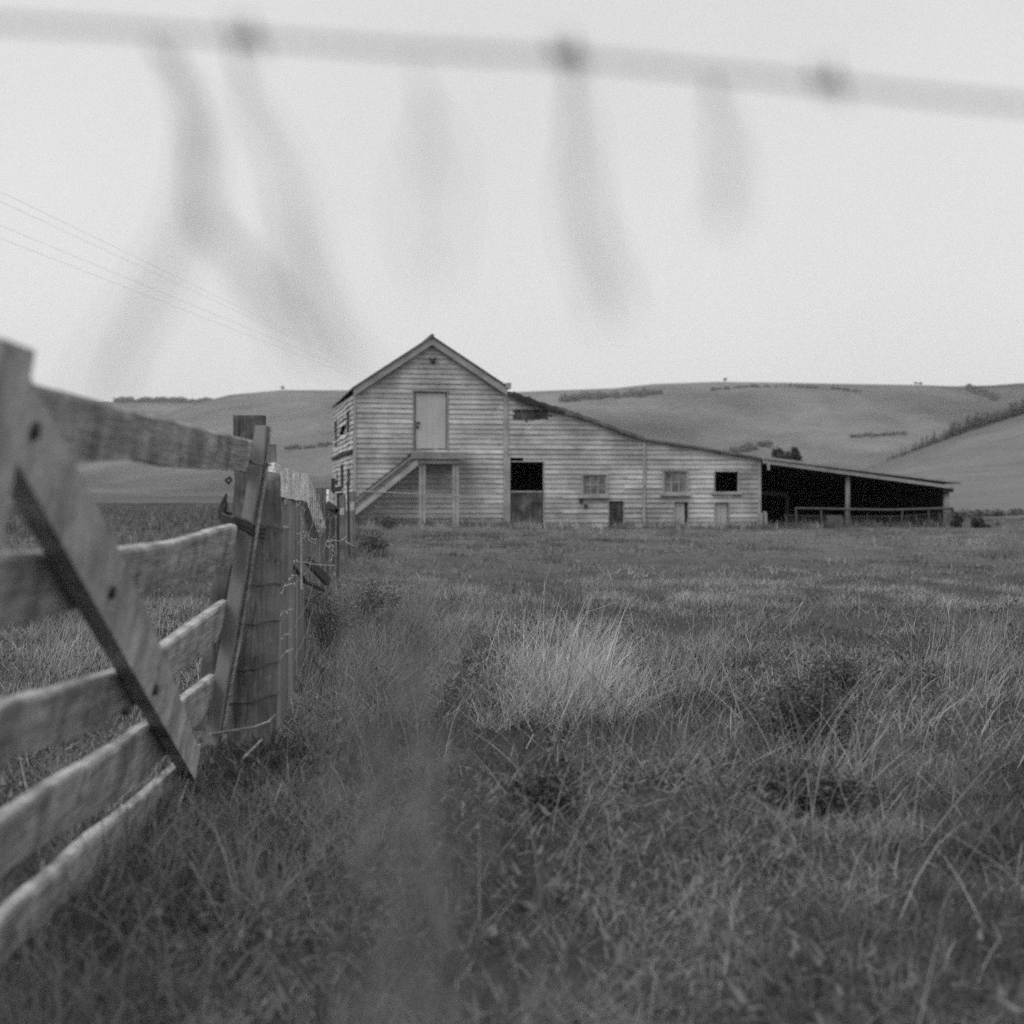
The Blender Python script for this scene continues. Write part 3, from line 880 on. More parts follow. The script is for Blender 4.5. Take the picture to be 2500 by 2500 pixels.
# landing and stair in front of the gable
st = empty('staircase'); st.parent = barn
PV = -1.05
l0, l1 = bu(1004, PV), bu(1134, PV); zt, zl = bz(1070, 1104, PV), bz(1070, 1132, PV)
mb = MB()
v = PV
while v < -.05: mb.box(l0 - .02, l1 + .02, v, min(v + .13, -.04), zt - .04, zt); v += .14
mb.build('landing', M['stile'], st)
mb = MB(); mb.box(l0, l1, PV - .035, PV - .003, zt - .19, zt - .002); mb.box(l0 + .05, l1 - .12, PV + .02, PV + .06, zl, zt - .19)
mb.box(l1 - .04, l1, PV + .003, -.05, zt - .19, zt - .045)
mb.build('edge_beam', M['stile'], st)
for px0, px1 in ((1024, 1040), (1106, 1121)):
    u0, u1 = bu(px0, PV), bu(px1, PV); w = (u1 - u0)
    MB().box(u0, u0 + w * .42, PV + .065, PV + .15, BASE, zl + .02).box(u0 + w * .52, u1, PV + .07, PV + .16, BASE, zl + .02).build('post', M['trim'], st)
def uz(px, py): return bu(px, PV), bz(px, py, PV)
a0, a1 = uz(1010, 1109), uz(1022, 1135); slope = (uz(892, 1196)[1] - uz(1004, 1107)[1]) / (uz(892, 1196)[0] - uz(1004, 1107)[0])
ub = -.75
zb0 = a0[1] + slope * (ub - a0[0]); zb1 = a1[1] + slope * (ub - a1[0])
for vv, fr, mt in ((PV - .04, .42, 'trim'), (PV + .03, 1.0, 'stile'), (-.12, 1.0, 'dark_wood')):
    q0, qb = a1[1] + (a0[1] - a1[1]) * fr, zb1 + (zb0 - zb1) * fr; qu = a1[0] + (a0[0] - a1[0]) * fr
    mb = MB(); mb.loft([[(a1[0], vv, a1[1]), (a1[0], vv + .045, a1[1]), (qu, vv + .045, q0), (qu, vv, q0)],
                        [(ub + .1, vv, zb1 + .1 * slope), (ub + .1, vv + .045, zb1 + .1 * slope), (ub, vv + .045, qb), (ub, vv, qb)]])
    mb.build('stringer', M[mt], st)
n = 10
for k in range(n):
    t = (k + .5) / n; u = a0[0] + (ub - a0[0]) * t; z = (a0[1] + a1[1]) / 2 + slope * (u - (a0[0] + a1[0]) / 2)
    MB().box(u - .11, u + .11, PV + .01, -.13, z - .015, z + .02).build('tread', M['stile'], st)
mb = MB(); p0, p1 = uz(868, 1199), uz(1122, 1210)
mb.tube([(p0[0], PV - .05, p0[1]), (p1[0], PV - .05, p1[1])], .014, 5); mb.build('handrail', M['trim'], st)
MB().bar((a0[0], PV - .0, a0[1] - .03), (ub, PV - .0, zb0 - .03), .03, .07).build('rail', M['stile'], st)
st['label'] = 'grey timber staircase and landing below the loft door'

# dark stall rails standing inside the open shed
def inpt(px, py, v): u, z = bp(px, py, v); return (u, v, z)
mb = MB()
mb.bar(inpt(1860, 1203, 2.0), inpt(1922, 1208, 2.0), .05, .12); mb.bar(inpt(1921, 1212, 2.0), inpt(1921, 1290, 2.0), .10, .10, (0, 1, 0))
mb.build('stall_partition', M['yard'], barn)

def to_world(u, v, z): return Vector((BX + u * c_ - v * s_, BY + u * s_ + v * c_, z))

# ------------------------------------------------------------------ yard fence before the open shed
yf = empty('yard_fence', to_world(bu(1940, -.9), -.9, 0), TH)
tag(yf, 'low wire yard fence with pole top rail across the open shed front', 'fence')
ou = bu(1940, -.9)
def yl(px, py, v=-.9): u, z = bp(px, py, v); return Vector((u - ou, v + .9, z))
MB().tube([yl(1942, 1241), yl(2050, 1243), yl(2170, 1245), yl(2326, 1241)], [.032, .036, .034, .045], 8).build('top_rail', M['yard'], yf)
MB().tube([yl(1922, 1258, -.85), yl(2060, 1262, -.85), yl(2200, 1260, -.85), yl(2310, 1252, -.85)], .012, 5).build('rail', M['yard'], yf)
for (xa, ya, xb, yb_) in ((1943, 1241, 1946, 1300), (2004, 1243, 2009, 1302), (1916, 1256, 1930, 1300), (2171, 1262, 2188, 1310), (2203, 1243, 2199, 1306), (2236, 1256, 2242, 1308), (2266, 1246, 2273, 1306), (2327, 1242, 2318, 1298), (2292, 1252, 2304, 1300)):
    MB().bar(yl(xa, ya), yl(xb, yb_), .045, .045, (0, 1, 0)).build('picket', M['yard'], yf)
mb = MB()
px_ = 1930
while px_ < 2318:
    mb.tube([yl(px_, 1258, -.87), yl(px_, 1300, -.87)], .004, 3, False); px_ += 6
for py_ in (1266, 1273, 1280, 1288, 1296): mb.tube([yl(1930, py_, -.87), yl(2120, py_ + 2, -.87), yl(2318, py_, -.87)], .004, 3, False)
mb.build('netting', M['wire'], yf)
# sheet leaning by the shed post
w0 = to_world(*[bu(2028, -.45), -.45, 0]); 
mb = MB(); a_, b_2 = bp(2024, 1258, -.6), bp(2062, 1308, -.6)
cs = [to_world(a_[0], -.62, b_2[1]), to_world(b_2[0], -.62, b_2[1]), to_world(b_2[0], -.58, b_2[1]), to_world(a_[0], -.58, b_2[1]),
      to_world(a_[0], -.42, a_[1]), to_world(b_2[0], -.42, a_[1]), to_world(b_2[0], -.38, a_[1]), to_world(a_[0], -.38, a_[1])]
mb.hexa(cs); tag(mb.build('metal_sheet', M['yard'], origin=cs[0]), 'grey rectangular sheet leaning inside the yard fence beside the shed post', 'sheet')
# two short stakes at the lean-to corner
for (xa, xb, ya, yb_, lab) in ((1858, 1864, 1250, 1298, 'shorter weathered stake touching the lean-to corner'), (1867, 1874, 1248, 1304, 'pale upright stake just off the lean-to corner')):
    u0, u1 = bu(xa, -.3), bu(xb, -.3); z0, z1 = bz(xa, yb_, -.3) - .1, bz(xa, ya, -.3)
    mb = MB(); pts = [to_world(u0, -.35, z0), to_world(u1, -.35, z0), to_world(u1, -.27, z0), to_world(u0, -.27, z0),
                      to_world(u0 - .03, -.33, z1), to_world(u1 - .03, -.33, z1 - .03), to_world(u1 - .03, -.25, z1 - .03), to_world(u0 - .03, -.25, z1)]
    mb.hexa(pts); tag(mb.build('stake', M['trim'], origin=pts[0]), lab, 'stake')
# pale concrete blocks before the shed
for (xa, xb, ya, yb_, lab) in ((2237, 2259, 1306, 1316, 'smaller pale concrete block lying before the open shed'), (2274, 2300, 1304, 1314, 'larger pale concrete block lying by the shed end post')):
    mb = MB(); d = 43.0; z0 = g1((xa - CX) / F * d, d)
    x0, x1 = (xa - CX) / F * d, (xb - CX) / F * d; z1 = EYE - (ya - HY) / F * d
    mb.loft([[(x0, d, z0 - .1), (x1, d, z0 - .1), (x1, d + .35, z0 - .1), (x0, d + .35, z0 - .1)],
             [(x0, d + .01, z1 - .03), (x1, d + .02, z1 - .03), (x1, d + .34, z1 - .03), (x0, d + .33, z1 - .03)],
             [(x0 + .03, d + .04, z1), (x1 - .04, d + .04, z1 - .01), (x1 - .03, d + .3, z1), (x0 + .04, d + .3, z1)]])
    tag(mb.build('concrete_block', M['concrete'], origin=(x0, d, z0)), lab, 'block')
# weeds at the shed's end
def weed(px, py0, py1, d, label, seed):
    rnd = random.Random(seed); x = (px - CX) / F * d; z = g1(x, d); h = EYE - (py0 - HY) / F * d - z + .18
    root = empty('dock_weed', (x, d, z)); tag(root, label, 'weed')
    mb = MB(); blobs = []
    for k in range(6):
        a = rnd.uniform(0, 6.28); r = rnd.uniform(.05, .45) * h
        tip = Vector((math.cos(a) * r, math.sin(a) * r, h * rnd.uniform(.55, 1.0)))
        mb.tube([(0, 0, -.05), tip * .5 + Vector((0, 0, .05)), tip], [.02, .014, .008], 5)
        blobs.append((tip.x, tip.y, tip.z - .06, .10, .10, .10, 1)); blobs.append((tip.x * .7, tip.y * .7, tip.z * .62, .13, .13, .10, .8))
    blobs.append((0, 0, h * .15, h * .6, h * .4, h * .16, 1.2))
    mb.build('stem', M['dark_wood'], root)
    leaf_cloud('foliage', M['leaf'], blobs, 900, .04, (.03, .09), root)
weed(2334, 1268, 1318, 43.5, 'dark dock weed growing against the shed end post', 1)
weed(2384, 1276, 1322, 43.0, 'taller branching dock weed between the shed and the lone post', 2)
weed(2408, 1300, 1326, 43.0, 'low leafy dock weed nearest the lone post', 3)
d = 45.0; x = (2435 - CX) / F * d; z = EYE - (1275 - HY) / F * d
mb = MB(); zg_ = g1(x, d); mb.tube([(x, d, zg_ - .2), (x + .01, d, (z + zg_) / 2), (x + .02, d, z)], [.06, .055, .05], 8)
tag(mb.build('fence_post', M['dark_wood'], origin=(x, d, zg_)), 'lone thin fence post in the grass right of the barn', 'fence post')
# ------------------------------------------------------------------ farm gate, leaning, running from the latch post towards the camera
GA, GB, LEAN = -.764, -.0688, .17
def gd(px, py, off=0.0):
    k = (px - CX) / F; m_ = (py - HY) / F
    return (GA - 2.2 * GB + (EYE - 1.2) * LEAN + off) / (k - GB + LEAN * m_)
def gpt(px, py, off=0.0):              # pixel -> (distance along the gate, height)
    d = gd(px, py, off); return d - .0688 * off, EYE - (py - HY) / F * d + .17 * off
GN = Vector((1, .0688, -.17)).normalized()
def gw(d, z, off=0.0):                 # gate-plane coordinates to world, off = out of the plane towards the field
    return Vector((GA + GB * (d - 2.2) + (z - 1.2) * LEAN, d, z)) + GN * off
g_org = gw(5.5, .3); g_org.z = g1(g_org.x, g_org.y)
gate = empty('farm_gate', g_org)
tag(gate, 'weathered five-rail wooden farm gate with a diagonal brace, leaning beside the round post', 'gate')
def gbuild(mb, name, mat): return local(mb, g_org).build(name, M[mat], gate)

def rail(top, bot, th, seed, mat='rail', wob=.28):
    rnd = np.random.default_rng(seed); mb = MB()
    tp = sorted(gpt(*p) for p in top); bt = sorted(gpt(*p) for p in bot)
    td, tz = zip(*tp); bd, bz_ = zip(*bt)
    n = 60; secs = []
    d0, d1 = 1.25, max(td)
    for i in range(n + 1):
        d = d0 + (d1 - d0) * i / n
        zt_ = np.interp(d, td, tz) + ((vnoise(d * 2.3, 0, seed) - .5) * .014 + (vnoise(d * 17, 0, seed) - .5) * .006) * wob
        zb_ = np.interp(d, bd, bz_) + (vnoise(d * 2.7, 5, seed) - .5) * .016 * wob
        o = (vnoise(d * 4, 9, seed) - .5) * .006
        e = d if i < n else d
        secs.append([gw(e, zb_, -th), gw(e, zb_ + .004, o - .002), gw(e, (zb_ + zt_) / 2, o + .002), gw(e, zt_ - .008, o), gw(e, zt_, -.006), gw(e, zt_ + .001, -th)])
    mb.loft(secs); return gbuild(mb, 'rail', mat)
rail([(620, 1076), (500, 1045), (300, 993), (100, 940)], [(606, 1155), (416, 1142), (326, 1128), (188, 1133), (40, 1150)], .028, 1)
rail([(585, 1282), (545, 1291), (430, 1325), (280, 1345), (40, 1352)], [(575, 1376), (340, 1456), (160, 1500), (40, 1530)], .030, 2)
rail([(560, 1466), (470, 1530), (395, 1590), (300, 1637), (150, 1685), (40, 1712)], [(536, 1563), (430, 1652), (300, 1750), (160, 1812), (40, 1855)], .030, 3)
rail([(530, 1648), (420, 1732), (298, 1820), (165, 1902), (43, 1978)], [(522, 1735), (298, 1950), (165, 2035), (43, 2112)], .030, 4, wob=.45)
rail([(494, 1818), (331, 1967), (215, 2056), (165, 2108), (62, 2195)], [(482, 1885), (331, 2050), (165, 2205), (62, 2300)], .030, 5, wob=.45)
# diagonal brace on the field face
up = [gpt(*p, .047) for p in ((24, 838), (87, 945), (217, 1198), (286, 1336), (344, 1462), (414, 1632), (488, 1835))]
lo = [gpt(*p, .047) for p in ((-75, 924), (-20, 1020), (110, 1255), (190, 1400), (246, 1500), (330, 1650), (476, 1905))]
mb = MB(); secs = []
for (a, b) in zip(up, lo):
    secs.append([gw(b[0], b[1], .002), gw(b[0], b[1], .047), gw(a[0], a[1], .047), gw(a[0], a[1], .002)])
mb.loft(secs); gbuild(mb, 'brace', 'brace')
# stiles
dA, zA = gpt(85, 866, .085)
mb = MB(); secs = []
for z in (.98, 1.06, zA - .06, zA + .005):
    secs.append([gw(dA - .16, z, .048), gw(dA - .004, z, .048), gw(dA - .004, z, .085), gw(dA - .16, z, .085)])
mb.loft(secs); gbuild(mb, 'stile', 'brace')
def stile(pts, off0, off1, mat, dd=5.5):
    """pts: (pxl, pxr, py) from top to bottom; a batten at the latch end"""
    mb = MB(); secs = []
    for (l, r, py) in pts:
        z = EYE - (py - HY) / F * dd
        xl, xr = (l - CX) / F * dd, (r - CX) / F * dd
        secs.append([(xl, dd + off0, z), (xr, dd + off0, z), (xr + .004, dd + off1, z), (xl + .004, dd + off1, z)])
    mb.loft(secs); return gbuild(mb, 'stile', mat)
stile([(630, 655, 1040), (622, 650, 1100), (613, 640, 1165), (596, 624, 1260), (572, 606, 1393), (545, 577, 1565), (522, 553, 1700), (505, 536, 1812)], -.06, .02, 'stile', 5.48)
mb = MB(); secs = []
for (l, r, py) in [(653, 660, 1043), (641, 651, 1165), (625, 635, 1260), (606, 617, 1385), (578, 588, 1565), (553, 561, 1700), (535, 543, 1812)]:
    z = EYE - (py - HY) / F * 5.5; secs.append([((l - CX) / F * 5.5, 5.47, z), ((r - CX) / F * 5.5, 5.46, z), ((r - CX) / F * 5.5, 5.52, z), ((l - CX) / F * 5.5, 5.52, z)])
mb.loft(secs); gbuild(mb, 'edge_batten', 'rail')
stile([(563, 637, 1012), (564, 634, 1110), (567, 600, 1180), (559, 590, 1270), (517, 552, 1400), (488, 524, 1600), (462, 500, 1790)], .05, .10, 'post', 5.55)
# bolt heads on the brace, iron latch on the top rail
for (px, py) in ((83, 1052), (272, 1446), (378, 1684), (310, 1735)):
    d, z = gpt(px, py, .05); mb = MB()
    mb.tube([gw(d, z, .04), gw(d, z, .056)], .014, 8); gbuild(mb, 'bolt', 'bolt')
mb = MB()
L_ = lambda px, py, d=5.38: P(px, py, d)
mb.add([L_(576, 1143), L_(585, 1118), L_(600, 1142), L_(576, 1143, 5.42), L_(585, 1118, 5.42), L_(600, 1142, 5.42)], [(0, 1, 2), (3, 5, 4), (0, 3, 4, 1), (1, 4, 5, 2), (2, 5, 3, 0)])
mb.bar(L_(590, 1136), L_(614, 1124), .016, .012); mb.bar(L_(600, 1138), L_(606, 1118), .012, .012)
gbuild(mb, 'latch', 'bolt')
mb = MB(); mb.tube([L_(560, 1165), L_(551, 1172), L_(557, 1180), L_(565, 1172), L_(560, 1165)], .006, 6)
gbuild(mb, 'latch_ring', 'bolt')
mb = MB(); mb.tube([L_(612, 1130), L_(640, 1135), L_(662, 1136)], .004, 5); mb.tube([L_(645, 1142), L_(650, 1128)], .010, 6); gbuild(mb, 'hook', 'wire')

# ------------------------------------------------------------------ round strainer post
pd = 5.78
pb = P(606, 1840, pd); pt_ = P(645, 1163, pd)
pbz = g1(pb.x, pb.y); p_org = (pb.x, pb.y, pbz)
strain = empty('strainer_post', p_org)
tag(strain, 'thick round weathered fence post bound with wires at the latch end of the gate', 'fence post')
mb = MB(); secs = []; NR = 28
for i in range(22):
    t = i / 21; z = pbz - .2 + (pt_.z - pbz + .2) * t
    cx = pb.x + (pt_.x - pb.x) * t; r = .108 - .030 * t - .012 * max(0, t - .8) / .2
    ring = []
    for k in range(NR):
        a = 2 * math.pi * k / NR
        rr = r * (1 + .06 * (float(vnoise(k * .9, 3 + z * .6, 2)) - .5) + .05 * (float(vnoise(k * .35, z * 2.0, 5)) - .5))
        if t > .72 and math.cos(a + .9) > .55: rr *= 1 - .10 * (t - .72) / .28      # shaved face near the top
        ring.append((cx + math.cos(a) * rr, pd + math.sin(a) * rr, z + (.02 * math.sin(a) if i == 21 else 0)))
    secs.append(ring)
mb.loft(secs); local(mb, p_org).build('trunk', M['post'], strain, smooth=True)
def post_c(z):
    t = (z - pbz + .2) / (pt_.z - pbz + .2); return pb.x + (pt_.x - pb.x) * t, .108 - .030 * t
for (zz, dz) in ((.685, .0), (.53, .008), (.352, .02), (.222, .02), (.93, -.03)):
    mb = MB(); cx, r = post_c(zz); pts = []
    for k in range(25):
        a = math.pi * (.9 - 1.75 * k / 24) - math.pi * .5 + 1.2
        pts.append((cx + math.cos(a) * (r + .005), pd + math.sin(a) * (r + .005), zz + dz * math.cos(a * 1.0) + .004 * math.sin(k)))
    mb.tube(pts, .0024, 5); local(mb, p_org).build('wire', M['barb'], strain)

# twine wrapping gate stile to post
mb = MB(); rnd = random.Random(5)
for s in range(9):
    zj = rnd.uniform(-.02, .02); pts = []
    ctrl = [(537, 1258), (548, 1270), (575, 1277), (600, 1284), (622, 1298), (642, 1300), (650, 1292), (640, 1282), (600, 1272), (560, 1262), (537, 1258)]
    dep = [5.42, 5.37, 5.34, 5.36, 5.50, 5.64, 5.9, 5.95, 5.75, 5.7, 5.45]
    for (c, d) in zip(ctrl, dep):
        p = P(c[0] + rnd.uniform(-3, 3), c[1] + rnd.uniform(-3, 3), d); p.z += zj; pts.append(p)
    mb.tube(pts, .0075, 5)
mb.tube([P(543, 1262, 5.4), P(540, 1245, 5.4), P(546, 1225, 5.4), P(553, 1205, 5.4)], [.016, .012, .010, .004], 6)
mb.tube([P(541, 1255, 5.4), P(549, 1235, 5.4), P(551, 1222, 5.4)], [.012, .012, .006], 6)
tag(mb.build('twine', M['twine'], origin=P(600, 1284, 5.4)), 'dark twine bundle tying the gate stile to the round post', 'twine')

# ------------------------------------------------------------------ the fence running to the barn
def fx(d): return -0.98 - .1 * (d - 6)
def fpost(d, px0, px1, py0, label, mat='post', thick=None, tilt=0, name='fence_post', cat='fence post', group=None, pyb=None, cap=False):
    x0, x1 = (px0 - CX) / F * d, (px1 - CX) / F * d; w = x1 - x0; th = thick or w
    xc = (x0 + x1) / 2; zg_ = g1(xc, d); zt_ = EYE - (py0 - HY) / F * d
    zb_ = zg_ - .15 if pyb is None else EYE - (pyb - HY) / F * d
    mb = MB(); secs = []
    rnd = random.Random(int(px0 * 7 + d))
    for i in range(7):
        t = i / 6; z = zb_ + (zt_ - zb_) * t; dx = tilt * (t - 1) + rnd.uniform(-.004, .004); q_ = .93 + .07 * (1 - t)
        hw, ht = w / 2 * q_, th / 2 * q_
        secs.append([(xc + dx - hw, d - ht * .8, z), (xc + dx - hw * .7, d - ht, z), (xc + dx + hw * .7, d - ht, z), (xc + dx + hw, d - ht * .8, z),
                     (xc + dx + hw, d + ht, z), (xc + dx - hw, d + ht, z)])
    mb.loft(secs)
    o = mb.build(name, M[mat], origin=(xc, d, zg_)); tag(o, label, cat, group)
    return o
fpost(6.5, 652, 673, 1085, 'grey pointed board standing behind the round post', 'post', .03, name='fence_board', cat='board')
fpost(11.6, 771, 791, 1191, 'square grey fence post right behind the broken sloping rail', 'post')
fpost(14.6, 794, 803, 1191, 'black narrow fence post left of the pale short slab', 'dark_wood')
fpost(14.9, 822, 829, 1204, 'black narrow fence post right of the pale short slab', 'dark_wood')
fpost(18.0, 809, 818, 1168, 'dark upright post sticking up above the rest of the fence against the barn wall', 'dark_wood')
fpost(21.0, 846, 852, 1176, 'thin dark stick leaning upright near the barn corner', 'dark_wood', tilt=-.03)
fpost(25.0, 842, 866, 1226, 'pale-capped fence post nearest the barn corner', 'paling')
fpost(17.5, 829, 843, 1208, 'short grey fence post between the black posts and the pale-capped post', 'post')
fpost(31.0, 852, 868, 1200, 'farthest grey fence post, close against the barn corner', 'post')
# top boards
def fboard(pts, th, name, mat, label):
    """pts: (px, ytop, ybot, d)"""
    mb = MB(); secs = []; dense = []
    for p, q_ in zip(pts[:-1], pts[1:]):
        for k in range(6): dense.append([p[i] + (q_[i] - p[i]) * k / 6 for i in range(4)])
    dense.append(list(pts[-1]))
    for (px, y0, y1, d) in dense:
        a, b = P(px, y0 + random.uniform(-1, 1), d), P(px, y1 + random.uniform(-1, 1), d)
        o = Vector((-th, .0, 0))
        secs.append([b + o + Vector((0, 0, .0)), b, a, a + o])
    mb.loft(secs); org = P(*pts[0][:2], pts[0][3])
    return tag(mb.build(name, M[mat], origin=org), label, 'board')
fboard([(672, 1128, 1208, 5.9), (700, 1144, 1217, 6.4), (728, 1152, 1221, 7.2), (753, 1157, 1224, 8.4)], .03, 'fence_board', 'fence_board', 'pale cracked top board of the fence running back from the round post')
mb = MB(); secs = []
for (px0, py0, px1, py1, d) in ((752, 1160, 747, 1223, 8.45), (766, 1192, 758, 1252, 8.7), (780, 1232, 768, 1282, 9.0), (797, 1290, 781, 1314, 9.3)):
    a, b = P(px0, py0, d), P(px1, py1, d); o = Vector((-.085, .03, -.01))
    secs.append([b + o, b, a, a + o])
mb.loft(secs); tag(mb.build('fence_board', M['fence_board'], origin=P(752, 1160, 8.45)), 'broken fence board sloping down from the end of the pale top board', 'board')
mb = MB(); secs = []
for (py0, py1, px, d) in ((1194, 1234, 803, 14.4), (1203, 1244, 813, 14.5), (1212, 1248, 822, 14.6)):
    a, b = P(px, py0, d), P(px, py1, d); o = Vector((-.03, .03, 0)); secs.append([b + o, b, a, a + o])
mb.loft(secs); tag(mb.build('fence_board', M['fence_board'], origin=P(803, 1194, 14.4)), 'short pale slab of board fixed between two black posts', 'board')
mb = MB(); a, b = P(796, 1231, 14.3), P(825, 1248, 14.3); mb.bar(a, b, .05, .075); mb.bar(P(800, 1250, 14.3), P(826, 1250, 14.3), .05, .06)
tag(mb.build('fence_rail', M['dark_wood'], origin=a), 'black slanting rail under the short pale slab', 'rail')
mb = MB(); mb.bar(P(815, 1196, 17.9), P(834, 1193, 17.9), .06, .06); mb.bar(P(812, 1176, 17.9), P(824, 1178, 17.9), .06, .05)
tag(mb.build('fence_rail', M['dark_wood'], origin=P(815, 1196, 17.9)), 'broken black rail end on the tallest dark post before the barn wall', 'rail')
# pale board caps low on the far posts
for (px0, px1, y0, y1, d, lab) in ((843, 866, 1224, 1246, 24.7, 'pale board nailed across the post nearest the barn corner'), (829, 842, 1240, 1256, 17.2, 'small pale off-cut on the short grey post')):
    mb = MB(); a, b = P(px0, y1, d), P(px1, y0, d); mb.box(a.x, b.x, d - .10, d - .07, a.z, b.z)
    tag(mb.build('fence_board', M['rail'], origin=a), lab, 'board')
mb = MB(); mb.tube([P(706, 1375, 7.2), P(736, 1405, 7.6), P(745, 1420, 7.7), P(790, 1440, 8.2)], .012, 6)
mb.bar(P(748, 1365, 8.0), P(800, 1420, 8.2), .03, .045)
tag(mb.build('fallen_stick', M['dark_wood'], origin=P(748, 1365, 8.0)), 'dark stick fallen against the netting below the broken rail', 'stick')
# palings: split battens closing the fence between the posts
k = 0; d = 6.25
spots = []
while d < 12.5:
    spots.append(d); d += .17 + random.uniform(-.03, .05)
for i, d in enumerate(spots):
    x = fx(d) - .02; px = CX + F * x / d; w = random.uniform(.06, .10) / d * F * .42
    top = HY - F / d * (random.uniform(-.10, .02) + .02)
    if i == 4:
        fpost(7.05, 734.5, 739, 1246, 'single thin pale batten hanging in the netting right of the round post', 'rail', .02, pyb=1440, name='fence_batten', cat='batten')
        continue
    fpost(d, px - w / 2, px + w / 2, top, 'narrow grey split paling in the close-set row behind the wire netting', 'paling', .025, name='fence_paling', cat='paling', group='palings behind the netting')
# netting
net = MB()
dl = np.arange(5.95, 13, .15)
def np_(d, z): return Vector((fx(d) + .07, d, z + g1(fx(d), d)))
rnd = random.Random(3)
for zz in (.12, .24, .36, .50, .66, .84, 1.0):
    net.tube([np_(d, zz + rnd.uniform(-.012, .012)) for d in dl], .0016, 3, False)
for d in np.arange(6.0, 13, .3):
    net.tube([np_(d, .05), np_(d + .01, .5), np_(d, 1.0)], .0014, 3, False)
tag(net.build('wire_netting', M['wire'], origin=np_(6, 0)), 'sagging sheep netting stretched along the fence right of the round post', 'netting')
# pale crinkled wisps caught in it
WL = ((((720, 1404), (706, 1412), (704, 1426), (690, 1434)), 6.2), (((700, 1372), (712, 1370), (740, 1373), (775, 1378), (818, 1380)), 7.3), (((720, 1424), (700, 1428), (688, 1446), (676, 1458)), 6.15),
      (((714, 1486), (692, 1494), (676, 1514)), 6.1), (((712, 1540), (690, 1556), (670, 1578)), 6.1), (((716, 1582), (694, 1596), (680, 1614), (670, 1642)), 6.1),
      (((691, 1286), (700, 1290), (706, 1280)), 6.4), (((716, 1297), (728, 1303), (748, 1300), (756, 1312), (770, 1318)), 7.6), (((795, 1325), (812, 1318), (830, 1322), (846, 1308)), 10.0),
      (((800, 1335), (815, 1330), (812, 1350), (806, 1370)), 10.0), (((858, 1330), (850, 1326), (842, 1322)), 11.0), (((712, 1222), (724, 1228), (734, 1240), (748, 1246)), 7.6), (((744, 1306), (758, 1320), (772, 1328)), 8.4))
for i, (pts, d) in enumerate(WL):
    mb = MB(); rnd = random.Random(i); pp = []
    for (p, q_) in zip(pts[:-1], pts[1:]):
        for k in range(5):
            t = k / 5; pp.append(P(p[0] + (q_[0] - p[0]) * t + rnd.uniform(-2, 2), p[1] + (q_[1] - p[1]) * t + rnd.uniform(-2, 2), d + rnd.uniform(-.01, .01)))
    pp.append(P(*pts[-1], d)); mb.tube(pp, .0015 * d / 6, 4)
    for k in range(0, len(pp), 2):
        e = pp[k] + Vector((rnd.uniform(-.012, .012), rnd.uniform(-.01, .01), rnd.uniform(-.014, .012))) * (d / 6); mb.tube([pp[k], e], .0014 * d / 6, 3)
    tag(mb.build('wisp', M['wisp'], origin=pp[0]), 'pale crinkled wisp caught on the fence wires beside or beyond the round post', 'wisp', 'pale wisps on the netting')
# thin bent twig across the post foot
mb = MB(); mb.tube([P(512, 1792, 5.4), P(560, 1785, 5.45), P(620, 1775, 5.5), P(655, 1762, 5.55), P(672, 1745, 5.6)], [.006, .006, .005, .004, .003], 6)
tag(mb.build('twig', M['rail'], origin=P(512, 1792, 5.4)), 'long thin twig lying across the foot of the round post', 'twig')
mb = MB(); mb.tube([P(575, 1900, 5.3), P(595, 1850, 5.3), P(640, 1805, 5.35)], [.006, .006, .004], 6)
tag(mb.build('twig', M['rail'], origin=P(575, 1900, 5.3)), 'short bent twig rising from the grass at the foot of the round post', 'twig')

# ------------------------------------------------------------------ barbed wire just in front of the lens, with dead stems hanging in it
WD = .68
wp = [(-700, 30), (-60, 52), (300, 72), (600, 92), (1000, 122), (1385, 140), (1700, 172), (2020, 206), (2300, 238), (2560, 262), (3200, 330)]
def wpt(px): return P(px, float(np.interp(px, [w[0] for w in wp], [w[1] for w in wp])), WD)
w_org = wpt(1250)
bw = empty('barbed_wire', w_org); tag(bw, 'blurred strand of barbed wire crossing the sky just in front of the camera', 'barbed wire')
for ph in (0, math.pi):
    mb = MB(); pts = []
    for px in np.arange(-700, 3201, 14):
        a = px * .045 + ph; p = wpt(px); pts.append(p + Vector((0, math.cos(a), math.sin(a))) * .0013)
    mb.tube(pts, .0008, 5); local(mb, w_org).build('strand', M['barb'], bw, smooth=True)
for px in (600, 1385, 2020):
    mb = MB(); p = wpt(px); pts = []
    for k in range(40):
        a = k * .62; pts.append(p + Vector((-.007 + .014 * k / 39, math.cos(a) * .0036, math.sin(a) * .0036)))
    mb.tube(pts, .0010, 5)
    mb.tube([p + Vector((-.006, 0, -.002)), p + Vector((-.008, -.004, .012))], [.0013, .0004], 5)
    mb.tube([p + Vector((.006, 0, .002)), p + Vector((.009, .004, -.012))], [.0013, .0004], 5)
    mb.tube([p + Vector((.003, 0, .002)), p + Vector((.001, -.006, .012))], [.0013, .0004], 5)
    if px == 1385: mb.tube([p + Vector((-.008, 0, .001)), p + Vector((0, 0, .002)), p + Vector((.006, 0, .003))], .0032, 6)
    local(mb, w_org).build('barb', M['barb'], bw)
